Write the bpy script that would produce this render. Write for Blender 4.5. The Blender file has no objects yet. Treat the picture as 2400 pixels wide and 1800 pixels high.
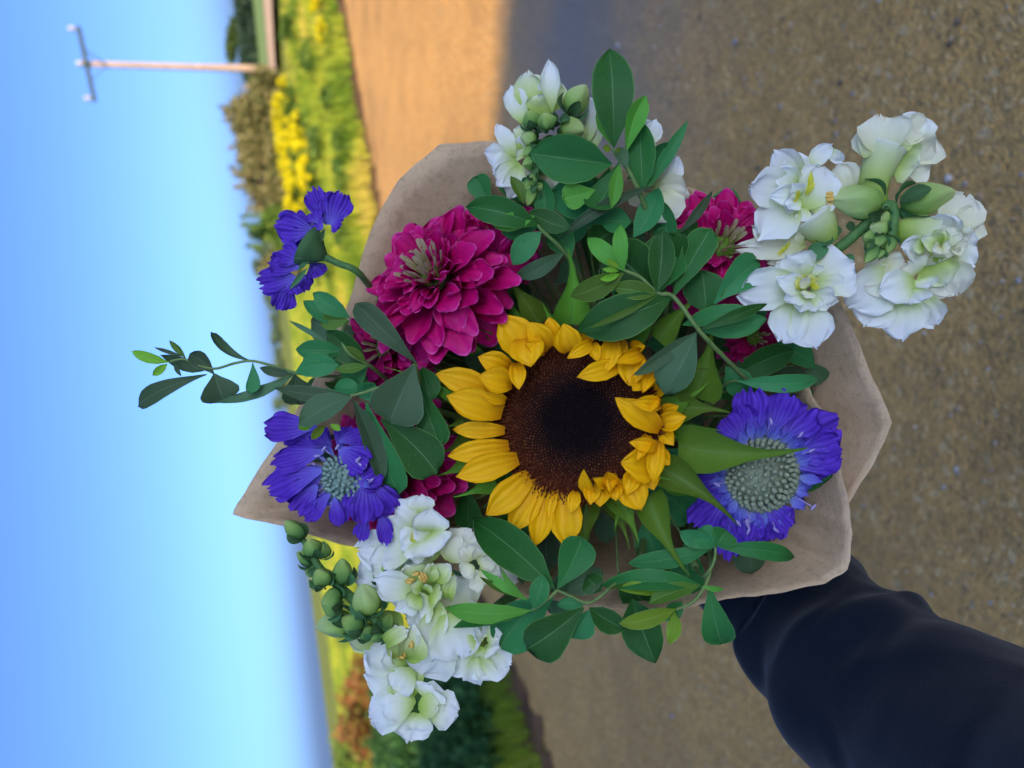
import bpy, bmesh, math, random
import numpy as np
from mathutils import Vector, Matrix, noise
V = Vector
scene = bpy.context.scene
COL = scene.collection

# ------------------------------------------------------------------ camera
FPX = 1803.0                     # focal length in photograph pixels (2400 wide)
CAM = V((0, 0, 1.4))
PITCH, ROLL = math.radians(16.45), math.radians(6.0)
FWD = V((0, math.cos(PITCH), -math.sin(PITCH)))
DWN = V((0, -math.sin(PITCH), -math.cos(PITCH)))
XAX = V((1, 0, 0))
RGT = DWN * math.cos(ROLL) - XAX * math.sin(ROLL)     # the phone is held upright, the picture lies on its side
UPI = DWN * math.sin(ROLL) + XAX * math.cos(ROLL)
D0 = 0.40                        # distance of the sunflower
cam = bpy.data.objects.new('camera', bpy.data.cameras.new('camera'))
COL.objects.link(cam)
m = Matrix.Identity(4)
for i in range(3):
    m[i][0] = RGT[i]; m[i][1] = UPI[i]; m[i][2] = -FWD[i]; m[i][3] = CAM[i]
cam.matrix_world = m
cam.data.sensor_width = 36.0
cam.data.lens = 36.0 * FPX / 2400.0
cam.data.clip_start = 0.02
cam.data.clip_end = 6000
cam.data.dof.use_dof = True
cam.data.dof.focus_distance = D0
cam.data.dof.aperture_fstop = 7.0
scene.camera = cam

# ------------------------------------------------------------------ sky, sun, exposure
SUN_EL, SUN_AZ = math.radians(20), math.radians(172)   # azimuth clockwise from +Y: behind the photographer
TOSUN = V((math.sin(SUN_AZ) * math.cos(SUN_EL), math.cos(SUN_AZ) * math.cos(SUN_EL), math.sin(SUN_EL)))
world = bpy.data.worlds.new('World'); scene.world = world
world.use_nodes = True
wn = world.node_tree.nodes; wl = world.node_tree.links
sky = wn.new('ShaderNodeTexSky'); sky.sky_type = 'NISHITA'; sky.sun_disc = False
sky.sun_elevation = SUN_EL; sky.sun_rotation = SUN_AZ
sky.air_density = 0.3; sky.dust_density = 2.15; sky.ozone_density = 6.2
bg = wn['Background']; bg.inputs['Strength'].default_value = 0.077
wl.new(sky.outputs[0], bg.inputs['Color'])
sun = bpy.data.objects.new('sun', bpy.data.lights.new('sun', 'SUN'))
COL.objects.link(sun)
sun.data.energy = 1.95; sun.data.angle = math.radians(0.5); sun.data.color = (1.0, 0.71, 0.39)
sun.rotation_euler = TOSUN.to_track_quat('Z', 'Y').to_euler()
scene.view_settings.view_transform = 'Standard'
scene.view_settings.look = 'None'
scene.view_settings.gamma = 1.0
scene.view_settings.exposure = 2.55
scene.view_settings.use_curve_mapping = False
scene.cycles.max_bounces = 8
scene.cycles.transmission_bounces = 6

# ------------------------------------------------------------------ helpers
def P(u, v, d):
    return CAM + (FWD + RGT * ((u - 1200) / FPX) - UPI * ((v - 900) / FPX)) * d
def B(u, v, z=0.0):                # bouquet point: photograph pixel and height (in pixels at D0) towards the camera
    return P(u, v, D0 - z * D0 / FPX)
def K(z=0.0): return (D0 - z * D0 / FPX) / FPX      # metres per photograph pixel there
def DIR(x, y, z): return (RGT * x - UPI * y - FWD * z).normalized()   # picture right, picture down, towards camera
def G(u, v, h=0.0):
    d = P(u, v, 1.0) - CAM
    t = (h - CAM.z) / d.z
    return CAM + d * t
def crop(ou, ov, s): return lambda x, y: (ou + s * x, ov + s * y)
def smooth(a, b, x):
    t = max(0.0, min(1.0, (x - a) / (b - a))); return t * t * (3 - 2 * t)

def tag(o, label=None, cat=None, group=None, kind=None):
    if label: o['label'] = label
    if cat: o['category'] = cat
    if group: o['group'] = group
    if kind: o['kind'] = kind
    return o
def empty(name, loc, label, cat, group=None):
    o = bpy.data.objects.new(name, None); COL.objects.link(o); o.location = loc
    o.empty_display_size = 0.02
    return tag(o, label, cat, group)
def root_loc(p):
    while p.parent: p = p.parent
    return p.location.copy()
def mesh_obj(name, vs, fs, mat, parent=None, cols=None, smooth_=True, kind=None, at=None):
    org = root_loc(parent) if parent else (V(at) if at is not None else V((0, 0, 0)))
    me = bpy.data.meshes.new(name)
    me.from_pydata([tuple(V(v) - org) for v in vs], [], fs)
    if cols is not None:
        a = me.color_attributes.new('Col', 'FLOAT_COLOR', 'POINT')
        a.data.foreach_set('color', np.array([(c[0], c[1], c[2], 1.0) for c in cols], dtype=np.float32).ravel())
    if smooth_: me.polygons.foreach_set('use_smooth', [True] * len(me.polygons))
    if mat: me.materials.append(mat)
    o = bpy.data.objects.new(name, me); COL.objects.link(o)
    if parent: o.parent = parent
    elif at is not None: o.location = org
    if kind: o['kind'] = kind
    return o

class MB:
    def __init__(s): s.v = []; s.f = []; s.c = []
    def add(s, vs, fs, cs=None):
        n = len(s.v); s.v += list(vs); s.f += [tuple(i + n for i in f) for f in fs]
        s.c += list(cs) if cs else [(0.5, 0.5, 0.5)] * len(vs)
        return s
    def obj(s, name, mat, parent=None, **k): return mesh_obj(name, s.v, s.f, mat, parent, s.c, **k)

def tube(pts, rads, n=8, cap=True, col=(0.5, 0.5, 0.5)):
    vs, fs, cs = [], [], []
    pts = [V(p) for p in pts]
    T0 = (pts[1] - pts[0]).normalized()
    ref = T0.orthogonal().normalized()
    m_ = len(pts)
    for i, p in enumerate(pts):
        t = (pts[min(i + 1, m_ - 1)] - pts[max(i - 1, 0)]).normalized()
        ref = (ref - t * ref.dot(t)).normalized(); b = t.cross(ref)
        for k in range(n):
            a = 2 * math.pi * k / n
            vs.append(p + (ref * math.cos(a) + b * math.sin(a)) * rads[i]); cs.append((i / (m_ - 1), k / n, col[2]))
    for i in range(m_ - 1):
        for k in range(n):
            fs.append((i * n + k, i * n + (k + 1) % n, (i + 1) * n + (k + 1) % n, (i + 1) * n + k))
    if cap:
        fs.append(tuple(reversed(range(n)))); fs.append(tuple(range((m_ - 1) * n, m_ * n)))
    return vs, fs, cs
def bez(a, b, c, d, n=10):
    out = []
    for i in range(n + 1):
        t = i / n; s = 1 - t
        out.append(a * s**3 + b * 3 * s * s * t + c * 3 * s * t * t + d * t**3)
    return out
def catmull(pts, n=6):
    out = []
    P_ = [pts[0]] + list(pts) + [pts[-1]]
    for i in range(1, len(P_) - 2):
        a, b, c, d = P_[i - 1], P_[i], P_[i + 1], P_[i + 2]
        for j in range(n):
            t = j / n
            out.append(0.5 * ((2 * b) + (c - a) * t + (2 * a - 5 * b + 4 * c - d) * t * t + (3 * b - a - 3 * c + d) * t**3))
    out.append(P_[-2]); return out

PROF = {
 'ell': [(0, .04), (.06, .2), (.25, .74), (.48, 1), (.68, .93), (.84, .66), (.95, .28), (1, .02)],
 'obo': [(0, .05), (.15, .26), (.4, .7), (.65, 1), (.82, .95), (.93, .68), (.98, .36), (1, .05)],
 'lan': [(0, .06), (.2, .55), (.45, 1), (.7, .85), (.9, .38), (1, .02)],
 'sun': [(0, .45), (.2, .75), (.5, 1), (.72, .9), (.9, .45), (1, .03)],
 'spat': [(0, .25), (.3, .62), (.6, .95), (.78, 1), (.9, .93), (.97, .78), (1, .64)],
 'fan': [(0, .14), (.2, .42), (.42, .78), (.65, 1), (.85, .98), (.95, .85), (1, .66)],
 'round': [(0, .2), (.2, .68), (.5, 1), (.75, .95), (.92, .6), (1, .2)],
 'bra': [(0, .85), (.12, 1), (.26, .88), (.38, .6), (.5, .34), (.62, .19), (.78, .11), (.92, .06), (1, .02)],
 'strip': [(0, .8), (.5, 1), (.9, .8), (1, .5)],
}
def prof(name, t):
    L = PROF[name]
    for (a, va), (b, vb) in zip(L, L[1:]):
        if t <= b:
            q = (t - a) / (b - a); return va + (vb - va) * q
    return L[-1][1]

def blade(p0, p1, w, roll=0.0, pr='ell', bend=0.0, fold=0.0, wrap=0.0, ruf=0.0, rf=2.5, tipr=0.0, serr=0.0, sf=6.0,
          curl=0.0, twist=0.0, seed=0.0, nl=12, nw=6, nrm=None, sway=0.0, frill=0.0, ff=9.0):
    """one thin leaf or petal between two points: returns verts, faces, colours (along, across, random)"""
    p0, p1 = V(p0), V(p1)
    a = p1 - p0; L = a.length; a = a / L
    n0 = V(nrm) if nrm is not None else (CAM - (p0 + p1) * 0.5).normalized()
    n = n0 - a * n0.dot(a)
    n = n.normalized() if n.length > 1e-6 else a.orthogonal().normalized()
    if roll: n = Matrix.Rotation(roll, 3, a) @ n
    sd = a.cross(n)
    vs, fs, cs = [], [], []
    rnd = (math.sin(seed * 91.7 + L * 5131.0) * 0.5 + 0.5)
    for i in range(nl + 1):
        t = i / nl
        hw = 0.5 * w * prof(pr, t)
        th = twist * t
        s_t, n_t = sd * math.cos(th) + n * math.sin(th), n * math.cos(th) - sd * math.sin(th)
        up = 4 * bend * L * t * (1 - t)
        al = t * L
        if curl:
            ph = curl * t * t
            up += L * t * math.sin(ph) * 0.6; al = L * t * (1 - 0.25 * min(1.5, abs(ph)) * t)
        for j in range(nw + 1):
            s = -1 + 2 * j / nw
            k = 1 - tipr * s * s * t
            if serr: k += serr * t * (noise.noise(V((s * sf, seed * 3.1, 0.3))))
            if wrap:
                x = hw * math.sin(wrap * s) / wrap; z = hw * (1 - math.cos(wrap * s)) / wrap
            else: x, z = hw * s, 0.0
            z += fold * abs(s) * hw
            if ruf:
                env = t ** 1.3 * (0.25 + 0.75 * abs(s)) if pr != 'strip' else 0.6
                z += ruf * w * env * (math.sin(rf * s * 3.0 + seed * 2.3 + t * 2.0) + 0.5 * math.sin(rf * 2.1 * s * 3.0 + seed * 5.1))
                z += ruf * w * 0.5 * t * math.sin(t * 7 + seed + s)
            if frill:
                eg = max(smooth(.55, 1.0, t), smooth(.6, 1.0, abs(s)) * smooth(.15, .6, t))
                an_ = math.atan2(s * hw, (t - .35) * L + 1e-9)
                z += frill * w * eg * (math.sin(ff * an_ + seed * 7.0) + .6 * noise.noise(V((an_ * 3.1, seed, t * 2))))
            vs.append(p0 + a * al * k + s_t * (x + sway * L * 4 * t * (1 - t)) + n_t * z + n * up)
            cs.append((t, s * 0.5 + 0.5, rnd))
    for i in range(nl):
        for j in range(nw):
            q = i * (nw + 1) + j
            fs.append((q, q + 1, q + nw + 2, q + nw + 1))
    return vs, fs, cs

def bud_mesh(p0, p1, r, lobes=5, ridge=0.08, nl=12, nw=20, pointed=0.5, seed=0.0):
    p0, p1 = V(p0), V(p1)
    a = (p1 - p0); L = a.length; a.normalize(); e = a.orthogonal().normalized(); b = a.cross(e)
    vs, fs, cs = [], [], []
    for i in range(nl + 1):
        t = i / nl
        rr = r * (math.sin(math.pi * min(1.0, t ** (0.75 + 0.0 * pointed))) ** (0.62)) if 0 < t < 1 else 0.02 * r
        rr *= 1 - 0.25 * pointed * t
        for k in range(nw):
            an = 2 * math.pi * k / nw
            q = rr * (1 + ridge * math.cos(lobes * an + 2.2 * t + seed) * smooth(0.1, 0.6, t) + 0.05 * noise.noise(V((math.cos(an) * 2, math.sin(an) * 2, t * 3 + seed))))
            vs.append(p0 + a * (L * t) + (e * math.cos(an) + b * math.sin(an)) * q); cs.append((t, k / nw, 0.5))
    for i in range(nl):
        for k in range(nw):
            fs.append((i * nw + k, i * nw + (k + 1) % nw, (i + 1) * nw + (k + 1) % nw, (i + 1) * nw + k))
    return vs, fs, cs

ICO = None
def ico():
    global ICO
    if ICO is None:
        bm = bmesh.new(); bmesh.ops.create_icosphere(bm, subdivisions=1, radius=1)
        ICO = ([v.co.copy() for v in bm.verts], [tuple(v.index for v in f.verts) for f in bm.faces]); bm.free()
    return ICO

# ------------------------------------------------------------------ materials
def new_mat(name):
    mt = bpy.data.materials.new(name); mt.use_nodes = True
    nt = mt.node_tree; nt.nodes.clear()
    out = nt.nodes.new('ShaderNodeOutputMaterial')
    return mt, nt, out
def nd(nt, typ, **kw):
    n = nt.nodes.new(typ)
    for k, v in kw.items(): setattr(n, k, v)
    return n
def ramp(nt, fac, stops, interp='LINEAR'):
    r = nd(nt, 'ShaderNodeValToRGB'); r.color_ramp.interpolation = interp
    els = r.color_ramp.elements
    while len(els) < len(stops): els.new(0.5)
    for e, (p, c) in zip(els, stops):
        e.position = p; e.color = (c[0], c[1], c[2], 1)
    nt.links.new(fac, r.inputs[0]); return r.outputs[0]
def mixc(nt, fac, a, b, mode='MIX'):
    x = nd(nt, 'ShaderNodeMix', data_type='RGBA', blend_type=mode)
    for sock, val in ((x.inputs[0], fac), (x.inputs[6], a), (x.inputs[7], b)):
        if hasattr(val, 'is_output'): nt.links.new(val, sock)
        elif isinstance(val, (int, float)): sock.default_value = val
        else: sock.default_value = (val[0], val[1], val[2], 1)
    return x.outputs[2]
def math_(nt, op, a, b=None, c=None):
    x = nd(nt, 'ShaderNodeMath', operation=op)
    for i, val in enumerate((a, b, c)):
        if val is None: continue
        if hasattr(val, 'is_output'): nt.links.new(val, x.inputs[i])
        else: x.inputs[i].default_value = val
    return x.outputs[0]
def noise_tex(nt, scale, detail=4, rough=0.6, vec=None, obj=True):
    n = nd(nt, 'ShaderNodeTexNoise'); n.inputs['Scale'].default_value = scale; n.inputs['Detail'].default_value = detail
    n.inputs['Roughness'].default_value = rough
    if vec is None:
        tc = nd(nt, 'ShaderNodeTexCoord'); vec = tc.outputs['Object']
    nt.links.new(vec, n.inputs['Vector']); return n
def col_attr(nt):
    a = nd(nt, 'ShaderNodeAttribute'); a.attribute_name = 'Col'
    s = nd(nt, 'ShaderNodeSeparateColor'); nt.links.new(a.outputs['Color'], s.inputs[0])
    return s.outputs[0], s.outputs[1], s.outputs[2]
def surf(nt, out, color, rough=0.5, spec=0.4, trans=0.0, tcol=None, bump=None, bstr=0.2, bdist=0.001, sheen=0.0):
    b = nd(nt, 'ShaderNodeBsdfPrincipled')
    if hasattr(color, 'is_output'): nt.links.new(color, b.inputs['Base Color'])
    else: b.inputs['Base Color'].default_value = (*color, 1)
    if hasattr(rough, 'is_output'): nt.links.new(rough, b.inputs['Roughness'])
    else: b.inputs['Roughness'].default_value = rough
    b.inputs['Specular IOR Level'].default_value = spec
    if sheen:
        b.inputs['Sheen Weight'].default_value = sheen; b.inputs['Sheen Roughness'].default_value = 0.45
    if bump is not None:
        bp = nd(nt, 'ShaderNodeBump'); bp.inputs['Strength'].default_value = bstr; bp.inputs['Distance'].default_value = bdist
        nt.links.new(bump, bp.inputs['Height']); nt.links.new(bp.outputs[0], b.inputs['Normal'])
    sh = b.outputs[0]
    if trans:
        tr = nd(nt, 'ShaderNodeBsdfTranslucent')
        tc = tcol if tcol is not None else color
        if hasattr(tc, 'is_output'): nt.links.new(tc, tr.inputs['Color'])
        else: tr.inputs['Color'].default_value = (*tc, 1)
        mx = nd(nt, 'ShaderNodeMixShader'); mx.inputs[0].default_value = trans
        nt.links.new(sh, mx.inputs[1]); nt.links.new(tr.outputs[0], mx.inputs[2]); sh = mx.outputs[0]
    nt.links.new(sh, out.inputs['Surface'])
    return b

def leaf_mat(name, c0, c1, vein, edge, trans=0.13, rough=0.5):
    mt, nt, out = new_mat(name)
    t, s, r = col_attr(nt)
    n1 = noise_tex(nt, 60, 3); n2 = noise_tex(nt, 900, 2)
    base = mixc(nt, math_(nt, 'ADD', math_(nt, 'MULTIPLY', n1.outputs[0], 0.7), math_(nt, 'MULTIPLY', r, 0.35)), c0, c1)
    hs = nd(nt, 'ShaderNodeHueSaturation'); nt.links.new(base, hs.inputs['Color'])
    nt.links.new(math_(nt, 'ADD', 0.452, math_(nt, 'MULTIPLY', r, 0.05)), hs.inputs['Hue']); nt.links.new(math_(nt, 'ADD', 0.72, math_(nt, 'MULTIPLY', r, 0.75)), hs.inputs['Value'])
    base = hs.outputs[0]
    ax = math_(nt, 'ABSOLUTE', math_(nt, 'SUBTRACT', s, 0.5))             # 0 on the midrib, 0.5 on the rim
    mid = math_(nt, 'LESS_THAN', ax, 0.013)
    sv = math_(nt, 'SINE', math_(nt, 'MULTIPLY', math_(nt, 'SUBTRACT', t, math_(nt, 'MULTIPLY', ax, 0.55)), 62.0))
    sv = math_(nt, 'GREATER_THAN', sv, 0.965)
    base = mixc(nt, math_(nt, 'MULTIPLY', sv, 0.08), base, vein)
    base = mixc(nt, math_(nt, 'MULTIPLY', mid, 0.65), base, vein)
    rim = math_(nt, 'GREATER_THAN', ax, 0.478)
    base = mixc(nt, math_(nt, 'MULTIPLY', rim, 0.6), base, edge)
    n3 = noise_tex(nt, 170, 2)
    base = mixc(nt, math_(nt, 'MULTIPLY', math_(nt, 'GREATER_THAN', n3.outputs[0], 0.77), 0.6), base, (0.10, 0.08, 0.02))
    spk = math_(nt, 'GREATER_THAN', n2.outputs[0], 0.735)
    base = mixc(nt, math_(nt, 'MULTIPLY', spk, 0.25), base, (0.45, 0.5, 0.4))
    h = math_(nt, 'ADD', math_(nt, 'MULTIPLY', n2.outputs[0], 0.5), math_(nt, 'MULTIPLY', mid, -1.0))
    surf(nt, out, base, rough, 0.2, trans, base, math_(nt, 'ADD', h, math_(nt, 'MULTIPLY', sv, -0.6)), 0.35, 0.0008)
    return mt
LEAF = {
 'm': leaf_mat('leaf_mature', (0.013, 0.105, 0.034), (0.036, 0.190, 0.056), (0.13, 0.27, 0.10), (0.14, 0.32, 0.06)),
 'y': leaf_mat('leaf_young', (0.045, 0.190, 0.022), (0.090, 0.300, 0.035), (0.22, 0.45, 0.10), (0.22, 0.48, 0.06), 0.22),
 'g': leaf_mat('leaf_glaucous', (0.045, 0.120, 0.050), (0.085, 0.180, 0.080), (0.16, 0.27, 0.15), (0.16, 0.30, 0.15), 0.3),
 's': leaf_mat('leaf_shoot', (0.120, 0.330, 0.020), (0.180, 0.420, 0.030), (0.3, 0.5, 0.1), (0.3, 0.55, 0.08), 0.28),
 'b': leaf_mat('bract', (0.052, 0.180, 0.014), (0.115, 0.30, 0.028), (0.13, 0.26, 0.06), (0.08, 0.2, 0.04), 0.15),
}
def petal_mat(name, stops, trans=0.3, rough=0.55, streak=0.25, sfreq=26.0, dark=(0, 0, 0), spec=0.15, rim=None, bst=0.3):
    mt, nt, out = new_mat(name)
    t, s, r = col_attr(nt)
    c = ramp(nt, t, stops)
    n1 = noise_tex(nt, 120, 3)
    wv = math_(nt, 'SINE', math_(nt, 'ADD', math_(nt, 'MULTIPLY', s, sfreq), math_(nt, 'MULTIPLY', n1.outputs[0], 5.0)))
    f = math_(nt, 'MULTIPLY', math_(nt, 'MAXIMUM', wv, 0.0), streak)
    c = mixc(nt, f, c, dark)
    c = mixc(nt, math_(nt, 'MULTIPLY', math_(nt, 'SUBTRACT', n1.outputs[0], 0.35), streak), c, dark)
    if rim:
        ax = math_(nt, 'ABSOLUTE', math_(nt, 'SUBTRACT', s, 0.5))
        e = math_(nt, 'MAXIMUM', math_(nt, 'GREATER_THAN', ax, 0.465), math_(nt, 'GREATER_THAN', t, 0.965))
        c = mixc(nt, math_(nt, 'MULTIPLY', e, 0.55), c, rim)
    surf(nt, out, c, rough, spec, trans, c, math_(nt, 'ADD', wv, n1.outputs[0]), bst, 0.0010)
    return mt
M_YEL = petal_mat('sunflower_petal', [(0, (0.55, 0.20, 0.002)), (0.25, (0.88, 0.43, 0.003)), (0.7, (0.95, 0.51, 0.003)), (1, (0.93, 0.46, 0.002))], 0.1, 0.5, 0.22, 22, (0.70, 0.27, 0.0))
M_MAG = petal_mat('zinnia_petal', [(0, (0.16, 0.0, 0.05)), (0.3, (0.42, 0.001, 0.085)), (0.8, (0.60, 0.002, 0.145)), (1, (0.66, 0.012, 0.21))], 0.14, 0.5, 0.15, 18, (0.2, 0.0, 0.06), 0.2, (0.72, 0.10, 0.36))
M_PUR = petal_mat('scabiosa_petal', [(0, (0.22, 0.22, 0.72)), (0.25, (0.17, 0.11, 0.60)), (0.6, (0.115, 0.042, 0.50)), (1, (0.14, 0.05, 0.54))], 0.16, 0.6, 0.45, 44, (0.045, 0.010, 0.24), 0.12)
M_LIL = petal_mat('scabiosa_inner', [(0, (0.35, 0.45, 0.62)), (0.5, (0.22, 0.25, 0.72)), (1, (0.16, 0.13, 0.66))], 0.35, 0.55, 0.1, 20, (0.1, 0.08, 0.5))
M_WHI = petal_mat('snapdragon_white', [(0, (0.42, 0.58, 0.10)), (0.18, (0.64, 0.75, 0.30)), (0.42, (0.82, 0.86, 0.66)), (0.75, (0.87, 0.89, 0.83)), (1, (0.88, 0.90, 0.87))], 0.26, 0.5, 0.05, 30, (0.62, 0.72, 0.5), bst=0.08)
M_CRE = petal_mat('snapdragon_cream', [(0, (0.55, 0.62, 0.18)), (0.3, (0.80, 0.80, 0.52)), (1, (0.87, 0.85, 0.70))], 0.26, 0.5, 0.05, 30, (0.65, 0.6, 0.35), bst=0.08)
M_GRW = petal_mat('snapdragon_greenish', [(0, (0.30, 0.48, 0.05)), (0.35, (0.52, 0.66, 0.16)), (0.8, (0.74, 0.80, 0.46)), (1, (0.84, 0.86, 0.72))], 0.26, 0.5, 0.06, 14, (0.26, 0.55, 0.1), bst=0.08)
M_THR = petal_mat('snapdragon_throat', [(0, (0.62, 0.60, 0.03)), (0.6, (0.75, 0.72, 0.08)), (1, (0.82, 0.82, 0.45))], 0.3, 0.5, 0.05, 14, (0.5, 0.5, 0.02))
M_BUD = petal_mat('bud_green', [(0, (0.06, 0.17, 0.05)), (0.4, (0.14, 0.30, 0.07)), (0.75, (0.30, 0.48, 0.11)), (1, (0.45, 0.60, 0.18))], 0.2, 0.6, 0.1, 20, (0.06, 0.2, 0.04))
M_BUP = petal_mat('bud_pale', [(0, (0.16, 0.34, 0.06)), (0.35, (0.36, 0.55, 0.13)), (1, (0.62, 0.74, 0.32))], 0.25, 0.55, 0.08, 20, (0.25, 0.42, 0.08))
M_SEP = leaf_mat('sepal', (0.040, 0.130, 0.050), (0.070, 0.190, 0.070), (0.1, 0.25, 0.08), (0.16, 0.3, 0.12), 0.2, 0.65)
def plain(name, c0, c1, scale=40, rough=0.6, trans=0.0, spec=0.3, bstr=0.2, bdist=0.001, detail=5):
    mt, nt, out = new_mat(name); n1 = noise_tex(nt, scale, detail)
    c = ramp(nt, n1.outputs[0], [(0.3, c0), (0.7, c1)])
    surf(nt, out, c, rough, spec, trans, c, n1.outputs[0], bstr, bdist); return mt
M_STEM = plain('stem_green', (0.05, 0.15, 0.035), (0.11, 0.24, 0.06), 300)
M_TWIG = plain('sprig_stem', (0.11, 0.20, 0.05), (0.19, 0.28, 0.08), 300)
M_ANTH = plain('anther', (0.60, 0.36, 0.06), (0.78, 0.52, 0.13), 800)
M_STAM = plain('stamen', (0.45, 0.38, 0.75), (0.62, 0.50, 0.80), 800, trans=0.3)
M_ZINC = petal_mat('zinnia_centre', [(0, (0.30, 0.32, 0.06)), (0.5, (0.50, 0.45, 0.20)), (1, (0.62, 0.52, 0.34))], 0.2, 0.6, 0.1, 12, (0.3, 0.05, 0.1))

# bouquet paper
def paper_mat():
    mt, nt, out = new_mat('kraft_paper')
    n1 = noise_tex(nt, 45, 9, 0.75); n2 = noise_tex(nt, 700, 3)
    c = ramp(nt, n1.outputs[0], [(0.25, (0.53, 0.37, 0.215)), (0.5, (0.66, 0.475, 0.285)), (0.75, (0.75, 0.56, 0.36))])
    n4 = noise_tex(nt, 230, 5, 0.7)
    c = mixc(nt, math_(nt, 'MULTIPLY', math_(nt, 'MAXIMUM', math_(nt, 'SUBTRACT', n4.outputs[0], 0.5), 0.0), 2.2), c, (0.30, 0.20, 0.12))
    fl = math_(nt, 'GREATER_THAN', n2.outputs[0], 0.67)
    c = mixc(nt, math_(nt, 'MULTIPLY', fl, 0.5), c, (0.16, 0.10, 0.07))
    fl2 = math_(nt, 'LESS_THAN', n2.outputs[0], 0.30)
    c = mixc(nt, math_(nt, 'MULTIPLY', fl2, 0.25), c, (0.6, 0.48, 0.38))
    surf(nt, out, c, 0.8, 0.15, 0.04, c, math_(nt, 'ADD', math_(nt, 'MULTIPLY', n1.outputs[0], 2.0), n2.outputs[0]), 0.35, 0.0012)
    return mt
M_PAPER = paper_mat()
def cloth_mat():
    mt, nt, out = new_mat('navy_fleece')
    n1 = noise_tex(nt, 18, 4); n2 = noise_tex(nt, 900, 4, 0.7)
    c = ramp(nt, n2.outputs[0], [(0.3, (0.0015, 0.004, 0.009)), (0.7, (0.004, 0.010, 0.022))])
    lint = math_(nt, 'GREATER_THAN', noise_tex(nt, 420, 2).outputs[0], 0.775)
    c = mixc(nt, math_(nt, 'MULTIPLY', lint, 0.25), c, (0.12, 0.14, 0.17))
    surf(nt, out, c, 0.85, 0.15, 0, None, math_(nt, 'ADD', n1.outputs[0], n2.outputs[0]), 0.35, 0.002, sheen=0.13)
    return mt
M_CLOTH = cloth_mat()
def skin_mat():
    mt, nt, out = new_mat('skin'); n1 = noise_tex(nt, 60, 5)
    c = ramp(nt, n1.outputs[0], [(0.3, (0.42, 0.22, 0.15)), (0.7, (0.52, 0.29, 0.20))])
    surf(nt, out, c, 0.5, 0.4, 0, None, n1.outputs[0], 0.2, 0.001); return mt
M_SKIN = skin_mat()

# ------------------------------------------------------------------ the setting
rng = np.random.default_rng(7)
def terrain(x, y):
    z = 0.0
    if x < -3.5:
        q = -x - 3.5
        z -= 0.022 * q * q / (q + 2.0)
    r = math.hypot(x, y)
    if r > 9: z += 0.12 * (noise.noise(V((x * 0.06, y * 0.06, 2.0)))) * min(1, (r - 9) / 20)
    if x < -3.5 and y > 2: z += 0.05 * noise.noise(V((x * 0.5, y * 0.5, 5.0)))
    return z

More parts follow.
